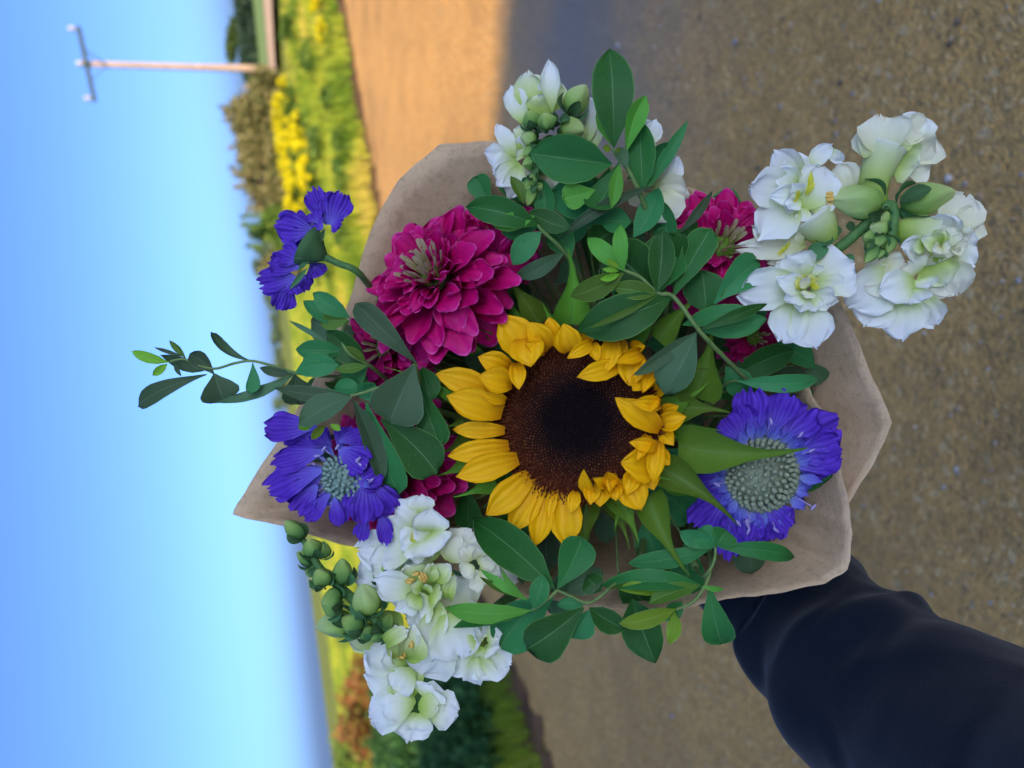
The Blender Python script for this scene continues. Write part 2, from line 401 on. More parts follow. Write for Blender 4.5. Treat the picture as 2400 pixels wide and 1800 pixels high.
def ground_mat():
    mt, nt, out = new_mat('meadow_ground')
    tc = nd(nt, 'ShaderNodeTexCoord'); n1 = noise_tex(nt, 0.25, 6, 0.65); n2 = noise_tex(nt, 3.0, 6, 0.7)
    c = ramp(nt, n1.outputs[0], [(0.3, (0.10, 0.17, 0.02)), (0.5, (0.17, 0.22, 0.03)), (0.7, (0.26, 0.25, 0.05))])
    c2 = ramp(nt, n2.outputs[0], [(0.35, (0.05, 0.10, 0.015)), (0.65, (0.22, 0.24, 0.05))])
    c = mixc(nt, 0.5, c, c2)
    surf(nt, out, c, 0.9, 0.1, 0, None, n2.outputs[0], 0.6, 0.08); return mt
def road_mat():
    mt, nt, out = new_mat('aggregate_road')
    tc = nd(nt, 'ShaderNodeTexCoord'); vec = tc.outputs['Object']
    def vor(scale, rnd=1.0):
        v_ = nd(nt, 'ShaderNodeTexVoronoi'); v_.inputs['Scale'].default_value = scale; v_.inputs['Randomness'].default_value = rnd
        nt.links.new(vec, v_.inputs['Vector']); return v_
    n1 = noise_tex(nt, 0.9, 7, 0.65, vec); n0 = noise_tex(nt, 0.5, 5, 0.65, vec)
    v1 = vor(120); v2 = vor(55)
    sp = nd(nt, 'ShaderNodeSeparateColor'); nt.links.new(v1.outputs['Color'], sp.inputs[0])
    grain = ramp(nt, sp.outputs[0], [(0.0, (0.14, 0.095, 0.05)), (0.2, (0.29, 0.19, 0.085)), (0.5, (0.38, 0.25, 0.11)), (0.75, (0.44, 0.295, 0.135)),
                                     (0.86, (0.26, 0.20, 0.13)), (0.92, (0.40, 0.22, 0.085)), (0.97, (0.48, 0.38, 0.27)), (1.0, (0.58, 0.52, 0.44))])
    sp2 = nd(nt, 'ShaderNodeSeparateColor'); nt.links.new(v2.outputs['Color'], sp2.inputs[0])
    big = math_(nt, 'GREATER_THAN', sp2.outputs[1], 0.86)
    bigc = ramp(nt, sp2.outputs[0], [(0.0, (0.15, 0.11, 0.08)), (0.35, (0.40, 0.24, 0.10)), (0.65, (0.45, 0.33, 0.19)), (0.92, (0.50, 0.45, 0.38)), (1, (0.20, 0.22, 0.26))])
    c = mixc(nt, math_(nt, 'MULTIPLY', big, 0.65), grain, bigc)
    tint = ramp(nt, n1.outputs[0], [(0.28, (1.05, 0.90, 0.56)), (0.5, (1.68, 1.42, 0.86)), (0.72, (2.0, 1.68, 1.0))])
    c = mixc(nt, 1.0, c, tint, 'MULTIPLY')
    tint0 = ramp(nt, n0.outputs[0], [(0.36, (0.66, 0.64, 0.66)), (0.5, (0.98, 0.96, 0.94)), (0.64, (1.14, 1.08, 1.0))])
    c = mixc(nt, 1.0, c, tint0, 'MULTIPLY')
    c = mixc(nt, 0.3, c, (0.50, 0.34, 0.145))
    dp = nd(nt, 'ShaderNodeVectorMath', operation='DISTANCE'); nt.links.new(vec, dp.inputs[0]); dp.inputs[1].default_value = tuple(G(1340, 120))
    dv = math_(nt, 'ADD', dp.outputs['Value'], math_(nt, 'MULTIPLY', math_(nt, 'SUBTRACT', n1.outputs[0], 0.5), 1.6))
    grey_patch = ramp(nt, math_(nt, 'DIVIDE', dv, 1.6), [(0.15, (0.9, 0.9, 0.9)), (0.85, (0, 0, 0))])
    c = mixc(nt, grey_patch, c, (0.23, 0.215, 0.20))  # blends the road colour to grey round one spot
    h = math_(nt, 'ADD', math_(nt, 'MULTIPLY', v1.outputs['Distance'], -1.0), math_(nt, 'MULTIPLY', n1.outputs[0], 3.0))
    n9 = noise_tex(nt, 7, 5, 0.7, vec)
    surf(nt, out, c, 0.85, 0.15, 0, None, math_(nt, 'ADD', h, math_(nt, 'MULTIPLY', n9.outputs[0], 4.0)), 0.8, 0.010)
    return mt
M_GROUND = ground_mat(); M_ROAD = road_mat()
M_EARTH = plain('dark_earth', (0.05, 0.03, 0.02), (0.22, 0.12, 0.055), 3, 0.95, 0, 0.1, 0.9, 0.05, 8)
M_SAND = plain('sandy_track', (0.42, 0.30, 0.19), (0.58, 0.44, 0.29), 1.2, 0.9, 0, 0.1, 0.5, 0.05)
M_FIELD = plain('pale_field', (0.13, 0.22, 0.06), (0.20, 0.30, 0.10), 0.08, 0.95, 0, 0.1, 0.3, 0.1)

# ground: one sheet, polar grid out to the horizon
vs, fs = [V((0, 0, terrain(0, 0)))], []
NA = 160; radii = [0.6 * 1.075 ** i for i in range(112)]
for r in radii:
    for k in range(NA):
        a = 2 * math.pi * k / NA; x, y = r * math.sin(a), r * math.cos(a)
        vs.append(V((x, y, terrain(x, y))))
for k in range(NA): fs.append((0, 1 + k, 1 + (k + 1) % NA))
for i in range(len(radii) - 1):
    for k in range(NA):
        a = 1 + i * NA + k; b = 1 + i * NA + (k + 1) % NA
        fs.append((a, a + NA, b + NA, b))
mesh_obj('ground', vs, fs, M_GROUND, kind='structure')

EDGE = [tuple(G(u, v))[:2] for u, v in ((745, -480), (775, -220), (807, 0), (828, 130), (850, 250), (890, 470), (950, 780), (1050, 1150), (1165, 1480), (1235, 1620), (1300, 1800), (1420, 2150), (1700, 2700))] + [(-3.4, -1.0), (-3.4, -8)]
def edge_pts(off=0.0, n=5, wob=0.0, seed=0):
    pts = catmull([V((x, y, 0)) for x, y in EDGE], n); out = []
    for i, p in enumerate(pts):
        t = (pts[min(i + 1, len(pts) - 1)] - pts[max(i - 1, 0)]).normalized(); nn = V((t.y, -t.x, 0))      # towards the grass
        nn = -nn if nn.y < 0 and abs(nn.y) > abs(nn.x) else nn
        if nn.x > 0 and nn.y < 0: nn = -nn
        out.append(p + nn * (off + wob * noise.noise(V((i * 0.9, seed, 0)))))
    return out
# road: from the edge back to behind the photographer
e0 = edge_pts(0, 5, 0.05)
vs, fs = [], []
for p in e0:
    q = V((26, -8, 0)) if False else V((max(p.x, -3.4) + 0.0, -8.0, 0))
    far = V((p.x + (26 - p.x) * 1.0, min(p.y, -8 + (p.y + 8) * 0.0), 0))
    for k in range(9):
        s = k / 8; w = p.lerp(V((26 - (26 - p.x) * 0.6, -8, 0)), s)
        vs.append(V((w.x, w.y, terrain(w.x, w.y) + 0.012)))
for i in range(len(e0) - 1):
    for k in range(8):
        a = i * 9 + k; fs.append((a, a + 1, a + 10, a + 9))
mesh_obj('road', vs, fs, M_ROAD, kind='structure')
def strip_sheet(name, A, Bp, mat, lift):
    vs, fs = [], []
    for a, b in zip(A, Bp):
        for k in range(5):
            w = a.lerp(b, k / 4); vs.append(V((w.x, w.y, terrain(w.x, w.y) + lift + 0.03 * noise.noise(V((w.x * 3, w.y * 3, 1))) * (1 if 0 < k < 4 else 0))))
    for i in range(len(A) - 1):
        for k in range(4):
            q = i * 5 + k; fs.append((q, q + 1, q + 6, q + 5))
    return mesh_obj(name, vs, fs, mat, kind='structure')
strip_sheet('earth_verge', edge_pts(-0.05, 9, 0.45, 3), edge_pts(0.7, 9, 0.5, 8), M_EARTH, 0.02)
# pale track and field beyond the pole
TN = [G(652, -60), G(655, 30), G(659, 110), G(664, 200), G(668, 235)]; TF = [G(626, -60), G(631, 30), G(637, 110), G(645, 190), G(655, 225)]
strip_sheet('sandy_track', TN, TF, M_SAND, 0.30)
strip_sheet('pale_field', [p + V((0, 0.6, 0)) for p in TF], [V((p.x * 3.6, 165 - 2 * i, 0)) for i, p in enumerate(TF)], M_FIELD, 0.32)

# leaf clouds
def leaf_cloud(centres, n, size, rs, flat=0.0, elong=1.5, colf=None, up=0.0):
    """n small leaf quads in ellipsoids; centres: (pos, (rx,ry,rz)); returns MB-style lists"""
    C = np.array([tuple(c) for c, _ in centres]); Rr = np.array([r for _, r in centres])
    wts = Rr.prod(axis=1) ** (2 / 3); wts = wts / wts.sum()
    idx = rs.choice(len(C), n, p=wts)
    d = rs.normal(size=(n, 3)); d /= np.linalg.norm(d, axis=1)[:, None]
    rad = rs.uniform(0.25, 1.0, n) ** 0.5
    pos = C[idx] + d * rad[:, None] * Rr[idx] * (1 + 0.18 * rs.normal(size=(n, 1)))
    a = rs.normal(size=(n, 3)); a[:, 2] += up; a /= np.linalg.norm(a, axis=1)[:, None]
    b = rs.normal(size=(n, 3)); b -= (b * a).sum(1)[:, None] * a; b /= np.linalg.norm(b, axis=1)[:, None]
    s = size * rs.uniform(0.6, 1.3, n)[:, None]
    q = np.stack([pos - a * s * elong, pos + b * s * 0.55, pos + a * s * elong, pos - b * s * 0.55], 1).reshape(-1, 3)
    f = np.arange(4 * n).reshape(n, 4)
    c = np.repeat(np.stack([rs.uniform(0, 1, n), rs.uniform(0, 1, n), rad], 1), 4, axis=0)
    return q, f, c
def cloud_obj(name, q, f, c, mat, parent=None, kind=None, at=None):
    org = np.array(tuple(root_loc(parent))) if parent else (np.array(tuple(at)) if at is not None else np.zeros(3))
    me = bpy.data.meshes.new(name)
    q = q - org
    nv, nf, k = len(q), len(f), f.shape[1]
    me.vertices.add(nv); me.vertices.foreach_set('co', q.astype(np.float32).ravel())
    me.loops.add(nf * k); me.loops.foreach_set('vertex_index', f.astype(np.int32).ravel())
    me.polygons.add(nf); me.polygons.foreach_set('loop_start', (np.arange(nf) * k).astype(np.int32))
    me.update(calc_edges=True)
    a = me.color_attributes.new('Col', 'FLOAT_COLOR', 'POINT')
    a.data.foreach_set('color', np.concatenate([c, np.ones((nv, 1))], 1).astype(np.float32).ravel())
    me.materials.append(mat)
    o = bpy.data.objects.new(name, me); COL.objects.link(o)
    if parent: o.parent = parent
    elif at is not None: o.location = tuple(at)
    if kind: o['kind'] = kind
    return o
def fol_mat(name, stops, trans=0.3, rough=0.6):
    mt, nt, out = new_mat(name); t, s, r = col_attr(nt)
    c = ramp(nt, t, stops); surf(nt, out, c, rough, 0.2, trans, c); return mt
F_GRASS = fol_mat('grass_blades', [(0, (0.07, 0.15, 0.012)), (0.4, (0.19, 0.28, 0.02)), (0.75, (0.33, 0.36, 0.03)), (1, (0.50, 0.38, 0.08))], 0.35)
F_OLIVE = fol_mat('olive_bush', [(0, (0.07, 0.09, 0.03)), (0.5, (0.14, 0.14, 0.05)), (1, (0.25, 0.21, 0.10))])
F_GREEN = fol_mat('green_bush', [(0, (0.03, 0.08, 0.015)), (0.6, (0.08, 0.16, 0.025)), (1, (0.16, 0.22, 0.03))])
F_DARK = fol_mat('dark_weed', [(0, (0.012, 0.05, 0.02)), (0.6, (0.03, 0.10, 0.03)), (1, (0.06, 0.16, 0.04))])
F_YEL = fol_mat('goldenrod_flower', [(0, (0.32, 0.31, 0.0)), (0.5, (0.58, 0.53, 0.005)), (1, (0.70, 0.62, 0.01))])
F_RUST = fol_mat('rust_shrub', [(0, (0.12, 0.05, 0.02)), (0.4, (0.22, 0.085, 0.035)), (0.7, (0.20, 0.15, 0.04)), (1, (0.12, 0.17, 0.03))])
F_HEDGE = fol_mat('evergreen_hedge', [(0, (0.008, 0.022, 0.018)), (0.7, (0.02, 0.045, 0.03)), (1, (0.035, 0.07, 0.03))], 0.1)
F_TREE = fol_mat('broadleaf_tree', [(0, (0.02, 0.05, 0.012)), (1, (0.07, 0.11, 0.02))])
F_FAR = fol_mat('far_tree', [(0, (0.03, 0.06, 0.035)), (1, (0.07, 0.11, 0.06))], 0.1)
M_BARK = plain('bark', (0.06, 0.045, 0.03), (0.14, 0.11, 0.08), 20, 0.9, 0, 0.1, 0.6, 0.01)

def in_road(x, y):
    pts = edge_cache
    if x < -3.3: return False
    for a, b in zip(pts, pts[1:]):
        lo, hi = (a, b) if a.x < b.x else (b, a)
        if lo.x <= x <= hi.x and hi.x > lo.x:
            ye = lo.y + (hi.y - lo.y) * (x - lo.x) / (hi.x - lo.x)
            return y < ye + 0.05 + 0.7 * max(0.0, noise.noise(V((x * 0.9, 4.2, 0))) + 0.25)
    return False
edge_cache = edge_pts(0.0, 4)
def grass_mesh():
    n = 185000; vs = []; cs = []
    rs = np.random.default_rng(3)
    ang = np.radians(rs.uniform(-54, 44, n)); r = 3.2 * (90 / 3.2) ** (rs.uniform(0, 1, n) ** 0.85)
    x, y = r * np.sin(ang), r * np.cos(ang)
    jit = rs.uniform(0, 1, (n, 5))
    q = []; c = []
    for i in range(n):
        X, Y = x[i], y[i]
        if in_road(X, Y): continue
        if X > 5 and Y > 20 and X > Y * 0.27 and Y > 31 - (X - 9) * 0.1: continue
        z = terrain(X, Y); patch = noise.noise(V((X * 0.35, Y * 0.35, 9))) * 0.5 + 0.5
        h = (0.07 + 0.20 * jit[i, 0]) * (0.35 + 1.2 * patch); w = 0.005 + 0.0008 * r[i]
        an = jit[i, 1] * 6.283; dx, dy = math.cos(an), math.sin(an); le = h * 0.5 * jit[i, 2]
        q += [(X - dy * w, Y + dx * w, z - 0.02), (X + dy * w, Y - dx * w, z - 0.02), (X + dx * le, Y + dy * le, z + h)]
        cc = min(1, max(0, 0.5 + 1.1 * (noise.noise(V((X * 0.5, Y * 0.28, 3))) + 0.5 * noise.noise(V((X * 1.7, Y * 0.9, 6)))) + 0.4 * (jit[i, 3] - 0.5)))
        c += [(cc * 0.8, 0, 0), (cc * 0.8, 0, 0), (cc, 0, 0)]
    q = np.array(q); f = np.arange(len(q)).reshape(-1, 3)
    o = cloud_obj('grass', q, f, np.array(c), F_GRASS, kind='stuff')
    tag(o, 'sunlit green and yellow meadow grass beyond the road', 'grass')
grass_mesh()

def shrub(name, label, cat, x, y, w, h, n, size, mat, group=None, depth=None, seed=0, flower=None, nfl=0, lobes=7, spiky=0.0):
    rs = np.random.default_rng(seed + 100); z = terrain(x, y)
    t = empty(name, (x, y, z), label, cat, group)
    dp = depth or w
    cen = []
    for k in range(lobes):
        a = rs.uniform(0, 6.28); rr = rs.uniform(0, 0.62)
        hh = rs.uniform(0.3, 0.78)
        cen.append((V((x + w * 0.5 * rr * math.cos(a), y + dp * 0.5 * rr * math.sin(a), z + h * hh)), (w * rs.uniform(0.16, 0.27), dp * rs.uniform(0.16, 0.27), h * rs.uniform(0.16, 0.26))))
    cen.append((V((x, y, z + h * 0.3)), (w * 0.36, dp * 0.36, h * 0.3)))
    if spiky:
        for k in range(int(spiky)):
            a = rs.uniform(0, 6.28); rr = rs.uniform(0, 0.8)
            cen.append((V((x + w * 0.5 * rr * math.cos(a), y + dp * 0.5 * rr * math.sin(a), z + h * rs.uniform(0.75, 0.98))), (w * 0.035, w * 0.035, h * 0.2)))
    q, f, c = leaf_cloud(cen, n, size, rs)
    cloud_obj('foliage', q, f, c, mat, t)
    mb = MB()
    for k in range(5):
        c0, r0 = cen[k % len(cen)]
        mb.add(*tube(bez(V((x, y, z - 0.05)), V((x, y, z + h * 0.2)), c0 - V((0, 0, h * 0.1)), c0 + V((0, 0, r0[2] * 0.6)), 6), [h * 0.012 * (1 - 0.1 * i) for i in range(7)], 5))
    mb.obj('stem', M_BARK, t)
    if flower:
        pl = []
        for k in range(34):
            a = rs.uniform(0, 6.28); rr = rs.uniform(0.1, 1.0)
            pl.append((V((x + w * 0.5 * rr * math.cos(a), y + dp * 0.5 * rr * math.sin(a), z + h * rs.uniform(0.5, 1.04))), (w * 0.06, dp * 0.06, h * 0.12)))
        q, f, c = leaf_cloud(pl, nfl, size * 0.7, rs)
        cloud_obj('flower_plume', q, f, c, flower, t, kind='stuff')
    return t

def at_px(u, v, dist):          # ground spot below the picture point, at that distance along the view
    p = P(u, v, dist / (P(u, v, 1) - CAM).dot(V((0, 1, 0)))); return p
# olive bush row behind the meadow
for i, (v, top, dist, w, lab) in enumerate([
    (215, 585, 36, 2.6, 'low brown olive bush next to the utility pole foot'),
    (290, 535, 35, 3.2, 'tallest dusty olive bush, highest in the hedgerow on the horizon'),
    (375, 553, 34, 3.0, 'rounded dusty olive bush in the middle of the hedgerow'),
    (455, 570, 33, 2.8, 'olive bush sloping down behind the goldenrod'),
    (535, 585, 33, 2.4, 'greenish bush at the low end of the hedgerow, behind purple scabiosa'),
    (615, 618, 34, 1.8, 'last small bush of the hedgerow before the open field')]):
    p = at_px(top, v, dist); shrub('hedgerow_bush', lab, 'bush', p.x, p.y, w, p.z - terrain(p.x, p.y), 3600, 0.10, F_OLIVE if i != 4 else F_GREEN, 'bushes of the hedgerow', seed=i, spiky=9)
# goldenrod clumps in front of it
for i, (u, v, dist, w) in enumerate([(655, 232, 27, 1.5), (645, 285, 26.5, 1.8), (652, 340, 26, 1.6), (664, 388, 25, 1.7), (674, 430, 24.5, 1.6), (672, 470, 24.5, 1.6), (690, 515, 24, 1.2), (694, 300, 21, 1.2), (700, 400, 20, 1.1)]):
    p = at_px(u, v, dist); shrub('goldenrod', ['yellow goldenrod clump nearest the utility pole', 'tall wide yellow goldenrod clump, second from the utility pole', 'yellow goldenrod clump third from the utility pole', 'yellow goldenrod clump fourth from the utility pole, mid row', 'yellow goldenrod clump fifth from the utility pole', 'yellow goldenrod clump sixth from the pole, above the purple scabiosa', 'last small goldenrod clump just left of the purple scabiosa', 'goldenrod clump standing in front of the row, nearer the pole', 'goldenrod clump standing in front of the row, nearer the scabiosa'][i], 'wildflower', p.x, p.y, w, max(0.5, p.z - terrain(p.x, p.y)), 900, 0.05, F_GREEN, 'goldenrod clumps', seed=30 + i, flower=F_YEL, nfl=2200, lobes=4)
for i, (u, v, dist, w, lab) in enumerate([(790, 15, 13.5, 0.6, 'yellow flowering weed at the road edge, furthest from the bouquet'), (795, 75, 13, 0.45, 'small yellow weed at the road edge below the utility pole')]):
    p = at_px(u, v, dist); shrub('roadside_goldenrod', lab, 'wildflower', p.x, p.y, w, max(0.3, p.z - terrain(p.x, p.y)), 500, 0.03, F_GREEN, None, seed=50 + i, flower=F_YEL, nfl=700, lobes=4)
# green weeds in the sunlit meadow
for i, (u, v, dist, w, h) in enumerate([(760, 130, 17, 1.0, .5), (745, 330, 17, .9, .5), (790, 230, 13.5, .7, .35), (800, 420, 12.5, .7, .35), (775, 520, 13, .9, .45), (720, 620, 18, 1.2, .6), (740, 60, 22, 1.2, .6), (815, 320, 12.2, .5, .3)]):
    p = at_px(u, v, dist); shrub('meadow_weed', 'leafy green weed clump standing in the sunlit meadow grass', 'weed', p.x, p.y, w, h, 700, 0.05, F_GREEN, 'meadow weeds', seed=60 + i, lobes=5)
# left side: sunlit autumn shrubs on the falling ground, shaded weeds by the road
for i, (u, v, dist, w, h, mat, lab) in enumerate([
    (800, 1440, 16, 1.6, 0.9, F_GREEN, 'yellow green sunlit weed patch left of the white snapdragon'),
    (830, 1590, 13.5, 1.5, 0.85, F_RUST, 'rust coloured shrub in the sunlit meadow, nearer the snapdragon'),
    (835, 1690, 13.5, 1.7, 0.9, F_RUST, 'wide rust and orange shrub in the sunlit meadow, bottom of picture'),
    (805, 1760, 17, 1.3, 0.8, F_GREEN, 'yellow green clump behind the rust shrubs at the bottom edge'),
    (775, 1790, 30, 1.4, 1.1, F_GREEN, 'lone round green bush on the skyline at the bottom edge')]):
    p = at_px(u, v, dist); z = terrain(p.x, p.y); shrub('autumn_shrub', lab, 'shrub', p.x, p.y, w, max(h, p.z - z + h * 0.4) if i != 4 else h, 1500, 0.05, mat, None, seed=80 + i)
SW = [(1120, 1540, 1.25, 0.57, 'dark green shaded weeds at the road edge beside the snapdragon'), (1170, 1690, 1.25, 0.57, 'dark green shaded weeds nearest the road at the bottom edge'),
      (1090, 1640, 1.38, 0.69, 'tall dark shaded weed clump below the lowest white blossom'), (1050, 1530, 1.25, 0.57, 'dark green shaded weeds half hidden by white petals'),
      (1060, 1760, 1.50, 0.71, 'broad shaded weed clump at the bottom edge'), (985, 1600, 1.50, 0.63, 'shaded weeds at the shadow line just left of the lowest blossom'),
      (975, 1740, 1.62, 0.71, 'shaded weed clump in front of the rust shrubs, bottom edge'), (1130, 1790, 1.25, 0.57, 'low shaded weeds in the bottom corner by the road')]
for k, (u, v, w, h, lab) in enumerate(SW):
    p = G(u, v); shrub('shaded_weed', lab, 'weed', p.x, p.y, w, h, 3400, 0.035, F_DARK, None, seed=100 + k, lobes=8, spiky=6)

# dark hedge and round tree far right, tree line on the horizon
def tree(name, label, x, y, h, w, n, size, mat, seed, group=None, lobes=9, base=0.25):
    rs = np.random.default_rng(seed); z = terrain(x, y)
    t = empty(name, (x, y, z), label, 'tree', group)
    cen = []
    for k in range(lobes):
        a = rs.uniform(0, 6.28); rr = rs.uniform(0, 0.6)
        cen.append((V((x + w * 0.5 * rr * math.cos(a), y + w * 0.5 * rr * math.sin(a), z + h * rs.uniform(base + 0.15, 0.85))), (w * rs.uniform(.16, .28), w * rs.uniform(.16, .28), h * rs.uniform(.1, .18))))
    q, f, c = leaf_cloud(cen, n, size, rs); cloud_obj('crown', q, f, c, mat, t)
    mb = MB(); mb.add(*tube([V((x, y, z - .2)), V((x, y, z + h * .3)), V((x + w * .03, y, z + h * .7))], [h * .028, h * .022, h * .008], 7))
    for c0, r0 in cen[:4]: mb.add(*tube([V((x, y, z + h * .3)), c0], [h * .012, h * .005], 5))
    mb.obj('trunk', M_BARK, t); return t
p = at_px(521, 84, 110); tree('round_tree', 'round green tree rising over the dark hedge beside the pole', p.x, p.y, p.z - terrain(p.x, p.y), 6.4, 5200, 0.22, F_TREE, 5)
for i, v in enumerate([138, 105, 72, 40, 8, -25]):
    p = at_px(562 - (138 - v) * 0.10 + (3 if i % 2 else 0), v, 96); h = p.z - terrain(p.x, p.y)
    rs = np.random.default_rng(200 + i)
    t = empty('dark_hedge_tree', (p.x, p.y, terrain(p.x, p.y)), ['dark evergreen of the far hedge right behind the pole', 'second dark hedge evergreen from the pole', 'third dark hedge evergreen from the pole, under the round tree', 'fourth dark hedge evergreen from the pole', 'fifth dark hedge evergreen from the pole, at the picture edge', 'last dark hedge evergreen, cut by the top picture edge'][i], 'tree', 'evergreens of the far dark hedge')
    cen = [(V((p.x + rs.uniform(-1.2, 1.2), p.y + rs.uniform(-1, 1), terrain(p.x, p.y) + h * f_)), (2.0, 1.4, h * 0.2)) for f_ in (.15, .3, .45, .6, .7, .8, .35, .55, .78)]
    q, f, c = leaf_cloud(cen, 3000, 0.26, rs); cloud_obj('crown', q, f, c, F_HEDGE, t)
    MB().add(*tube([V((p.x, p.y, terrain(p.x, p.y) - .2)), V((p.x, p.y, terrain(p.x, p.y) + h * .8))], [.12, .05], 6)).obj('trunk', M_BARK, t)
for i in range(16):
    v = 560 + i * 26 + (i % 3) * 5; rs = random.Random(i)
    p = at_px(625, v, 240); h = rs.uniform(2.4, 5.0) if i not in (1, 2) else 7.0
    tree('horizon_tree', 'small blue green tree on the far horizon behind the sprig', p.x, p.y, h, rs.uniform(5, 9), 420, 0.5, F_FAR, 300 + i, 'trees along the far horizon', 6, 0.1)

# utility pole
def pole():
    dist = 44.0
    b = at_px(655, 163, dist); top = at_px(186, 137, dist)
    bx, by = b.x, b.y; z0 = terrain(bx, by); zt = top.z; lean = (top.x - bx) * 0.35
    t = empty('utility_pole', (bx, by, z0), 'tall pale wooden utility pole with crossarm and insulators in the meadow', 'utility pole')
    mw, nt, out = new_mat('weathered_pole'); n1 = noise_tex(nt, 3, 5)
    surf(nt, out, ramp(nt, n1.outputs[0], [(0.3, (0.20, 0.15, 0.11)), (0.7, (0.30, 0.23, 0.17))]), 0.8, 0.2)
    mg = plain('crossarm_paint', (0.025, 0.045, 0.04), (0.045, 0.07, 0.06), 8)
    mi = plain('porcelain', (0.28, 0.28, 0.29), (0.36, 0.36, 0.37), 5, 0.3)
    MB().add(*tube([V((bx + lean * s, by, z0 - .3 + (zt - z0 + .3) * s)) for s in (0, .25, .5, .75, 1)], [.20, .185, .17, .155, .14], 14)).obj('shaft', mw, t)
    tp = V((bx + lean, by, zt - .35))
    ad = V((0.80, -0.60, 0.0)).normalized(); sd = V((0.60, 0.80, 0)); L = 3.7
    def bar(a, b_, w, h):
        ax = (b_ - a).normalized(); u_ = ax.cross(V((0, 0, 1))).normalized(); w_ = u_.cross(ax)
        vs = [q + u_ * (w * i) + w_ * (h * j) for q in (a, b_) for i, j in ((-1, -1), (1, -1), (1, 1), (-1, 1))]
        return vs, [(0, 1, 2, 3), (7, 6, 5, 4), (0, 4, 5, 1), (1, 5, 6, 2), (2, 6, 7, 3), (3, 7, 4, 0)], None
    off = -sd * 0.26
    arm = MB().add(*bar(tp + ad * L * .5 + off, tp - ad * L * .5 + off, .075, .10)).obj('crossarm', mg, t, smooth_=False)
    for s in (1, -1): MB().add(*bar(tp + ad * (s * L * .22) + off * 1.35, tp + V((0, 0, -.95)) + off * 1.0, .03, .025)).obj('brace', mg, t, smooth_=False)
    for s in (.47, .02, -.45):
        c = tp + ad * (L * s) + off + V((0, 0, .10)); mb = MB()
        for zz, r in ((0, .03), (.06, .03), (.08, .11), (.14, .09), (.16, .13), (.22, .10), (.25, .14), (.33, .05)): pass
        prof_ = [(0, .03), (.06, .03), (.08, .12), (.15, .09), (.17, .14), (.24, .10), (.27, .15), (.37, .05)]
        mb.add(*tube([c + V((0, 0, a)) for a, _ in prof_], [r for _, r in prof_], 10)).obj('insulator', mi, t)
pole()

# barn behind the photographer: its shade covers the near road and the bouquet
def barn():
    E0, ED = G(1155, 330), (G(1155, 330) - G(1185, 0)).normalized()
    H = 8.5; sh = TOSUN / TOSUN.z * H
    nrm = V((ED.y, -ED.x, 0)); nrm = nrm if nrm.dot(V((0, -1, 0))) > 0 else -nrm     # away from the road
    eave = E0 + V((sh.x, sh.y, 0))
    t = empty('barn', tuple(eave + nrm * 3), 'long timber barn behind the photographer, casting the shade', 'barn')
    mw = plain('barn_boards', (0.68, 0.66, 0.62), (0.78, 0.76, 0.72), 4, 0.85); mr = plain('barn_roof', (0.16, 0.16, 0.17), (0.24, 0.24, 0.25), 3, 0.5)  # boards of the unseen wall made pale to bounce light onto the bouquet
    L0, L1, dp = -6.0, 13.0, 9.0
    def q(s, d, z): return eave + ED * s + nrm * d + V((0, 0, z))
    vs = [q(s, d, z) for d in (0.35, dp) for s in (L0, L1) for z in (-.1, H - .1 + d * .08)]
    MB().add(vs, [(0, 2, 3, 1), (4, 5, 7, 6), (0, 1, 5, 4), (2, 6, 7, 3)]).obj('wall', mw, t, smooth_=False)
    vs = [q(s, d, H + z + d * .08) for d in (0, dp + .4) for s in (L0 - .3, L1 + .3) for z in (0, -.08)]
    MB().add(vs, [(0, 2, 6, 4), (1, 5, 7, 3), (0, 1, 3, 2), (4, 6, 7, 5), (0, 4, 5, 1), (2, 3, 7, 6)]).obj('roof', mr, t, smooth_=False)
    for s in (-6.0, 3.0):
        vs = [q(s + a, d, z) for d in (0.30, 0.345) for a in (0, 2.6) for z in (0.02, 2.8)]
        MB().add(vs, [(0, 2, 3, 1), (4, 5, 7, 6), (0, 1, 5, 4), (2, 6, 7, 3), (1, 3, 7, 5)]).obj('door', mr, t, smooth_=False)
barn()

# loose stones on the near road
def stones():
    rs = np.random.default_rng(11); iv, ifc = ico(); iv = np.array([tuple(v) for v in iv]); ifc = np.array(ifc)
    n = 5200; qs = []; fsx = []; cs = []
    for i in range(n):
        x = rs.uniform(-2.6, 2.6); y = rs.uniform(0.7, 4.8) if i < 3400 else rs.uniform(0.7, 2.2)
        if in_road(x, y) is False: continue
        s = rs.uniform(0.0016, 0.0045) if rs.uniform() < .93 else rs.uniform(.005, .009)
        v = iv * (s * rs.uniform(.7, 1.3, 3)) + iv * (s * .25 * rs.normal(size=(len(iv), 1)))
        v = v + np.array([x, y, terrain(x, y) + .012 + s * .25])
        fsx.append(ifc + len(qs) * len(iv)); qs.append(v); cs.append(np.repeat([[rs.uniform(), rs.uniform(), .5]], len(iv), 0))
    mt, nt, out = new_mat('loose_stone'); t, s_, r = col_attr(nt)
    c = ramp(nt, t, [(0, (0.10, 0.08, 0.06)), (.3, (0.30, 0.21, 0.12)), (.6, (0.40, 0.28, 0.15)), (.8, (0.34, 0.31, 0.28)), (.9, (0.55, 0.52, 0.48)), (1, (0.16, 0.19, 0.25))])
    surf(nt, out, c, 0.8, 0.2)
    o = cloud_obj('loose_gravel', np.concatenate(qs), np.concatenate(fsx), np.concatenate(cs), mt, kind='stuff')
    tag(o, 'loose sandy gravel grains lying on the near road', 'gravel')
stones()

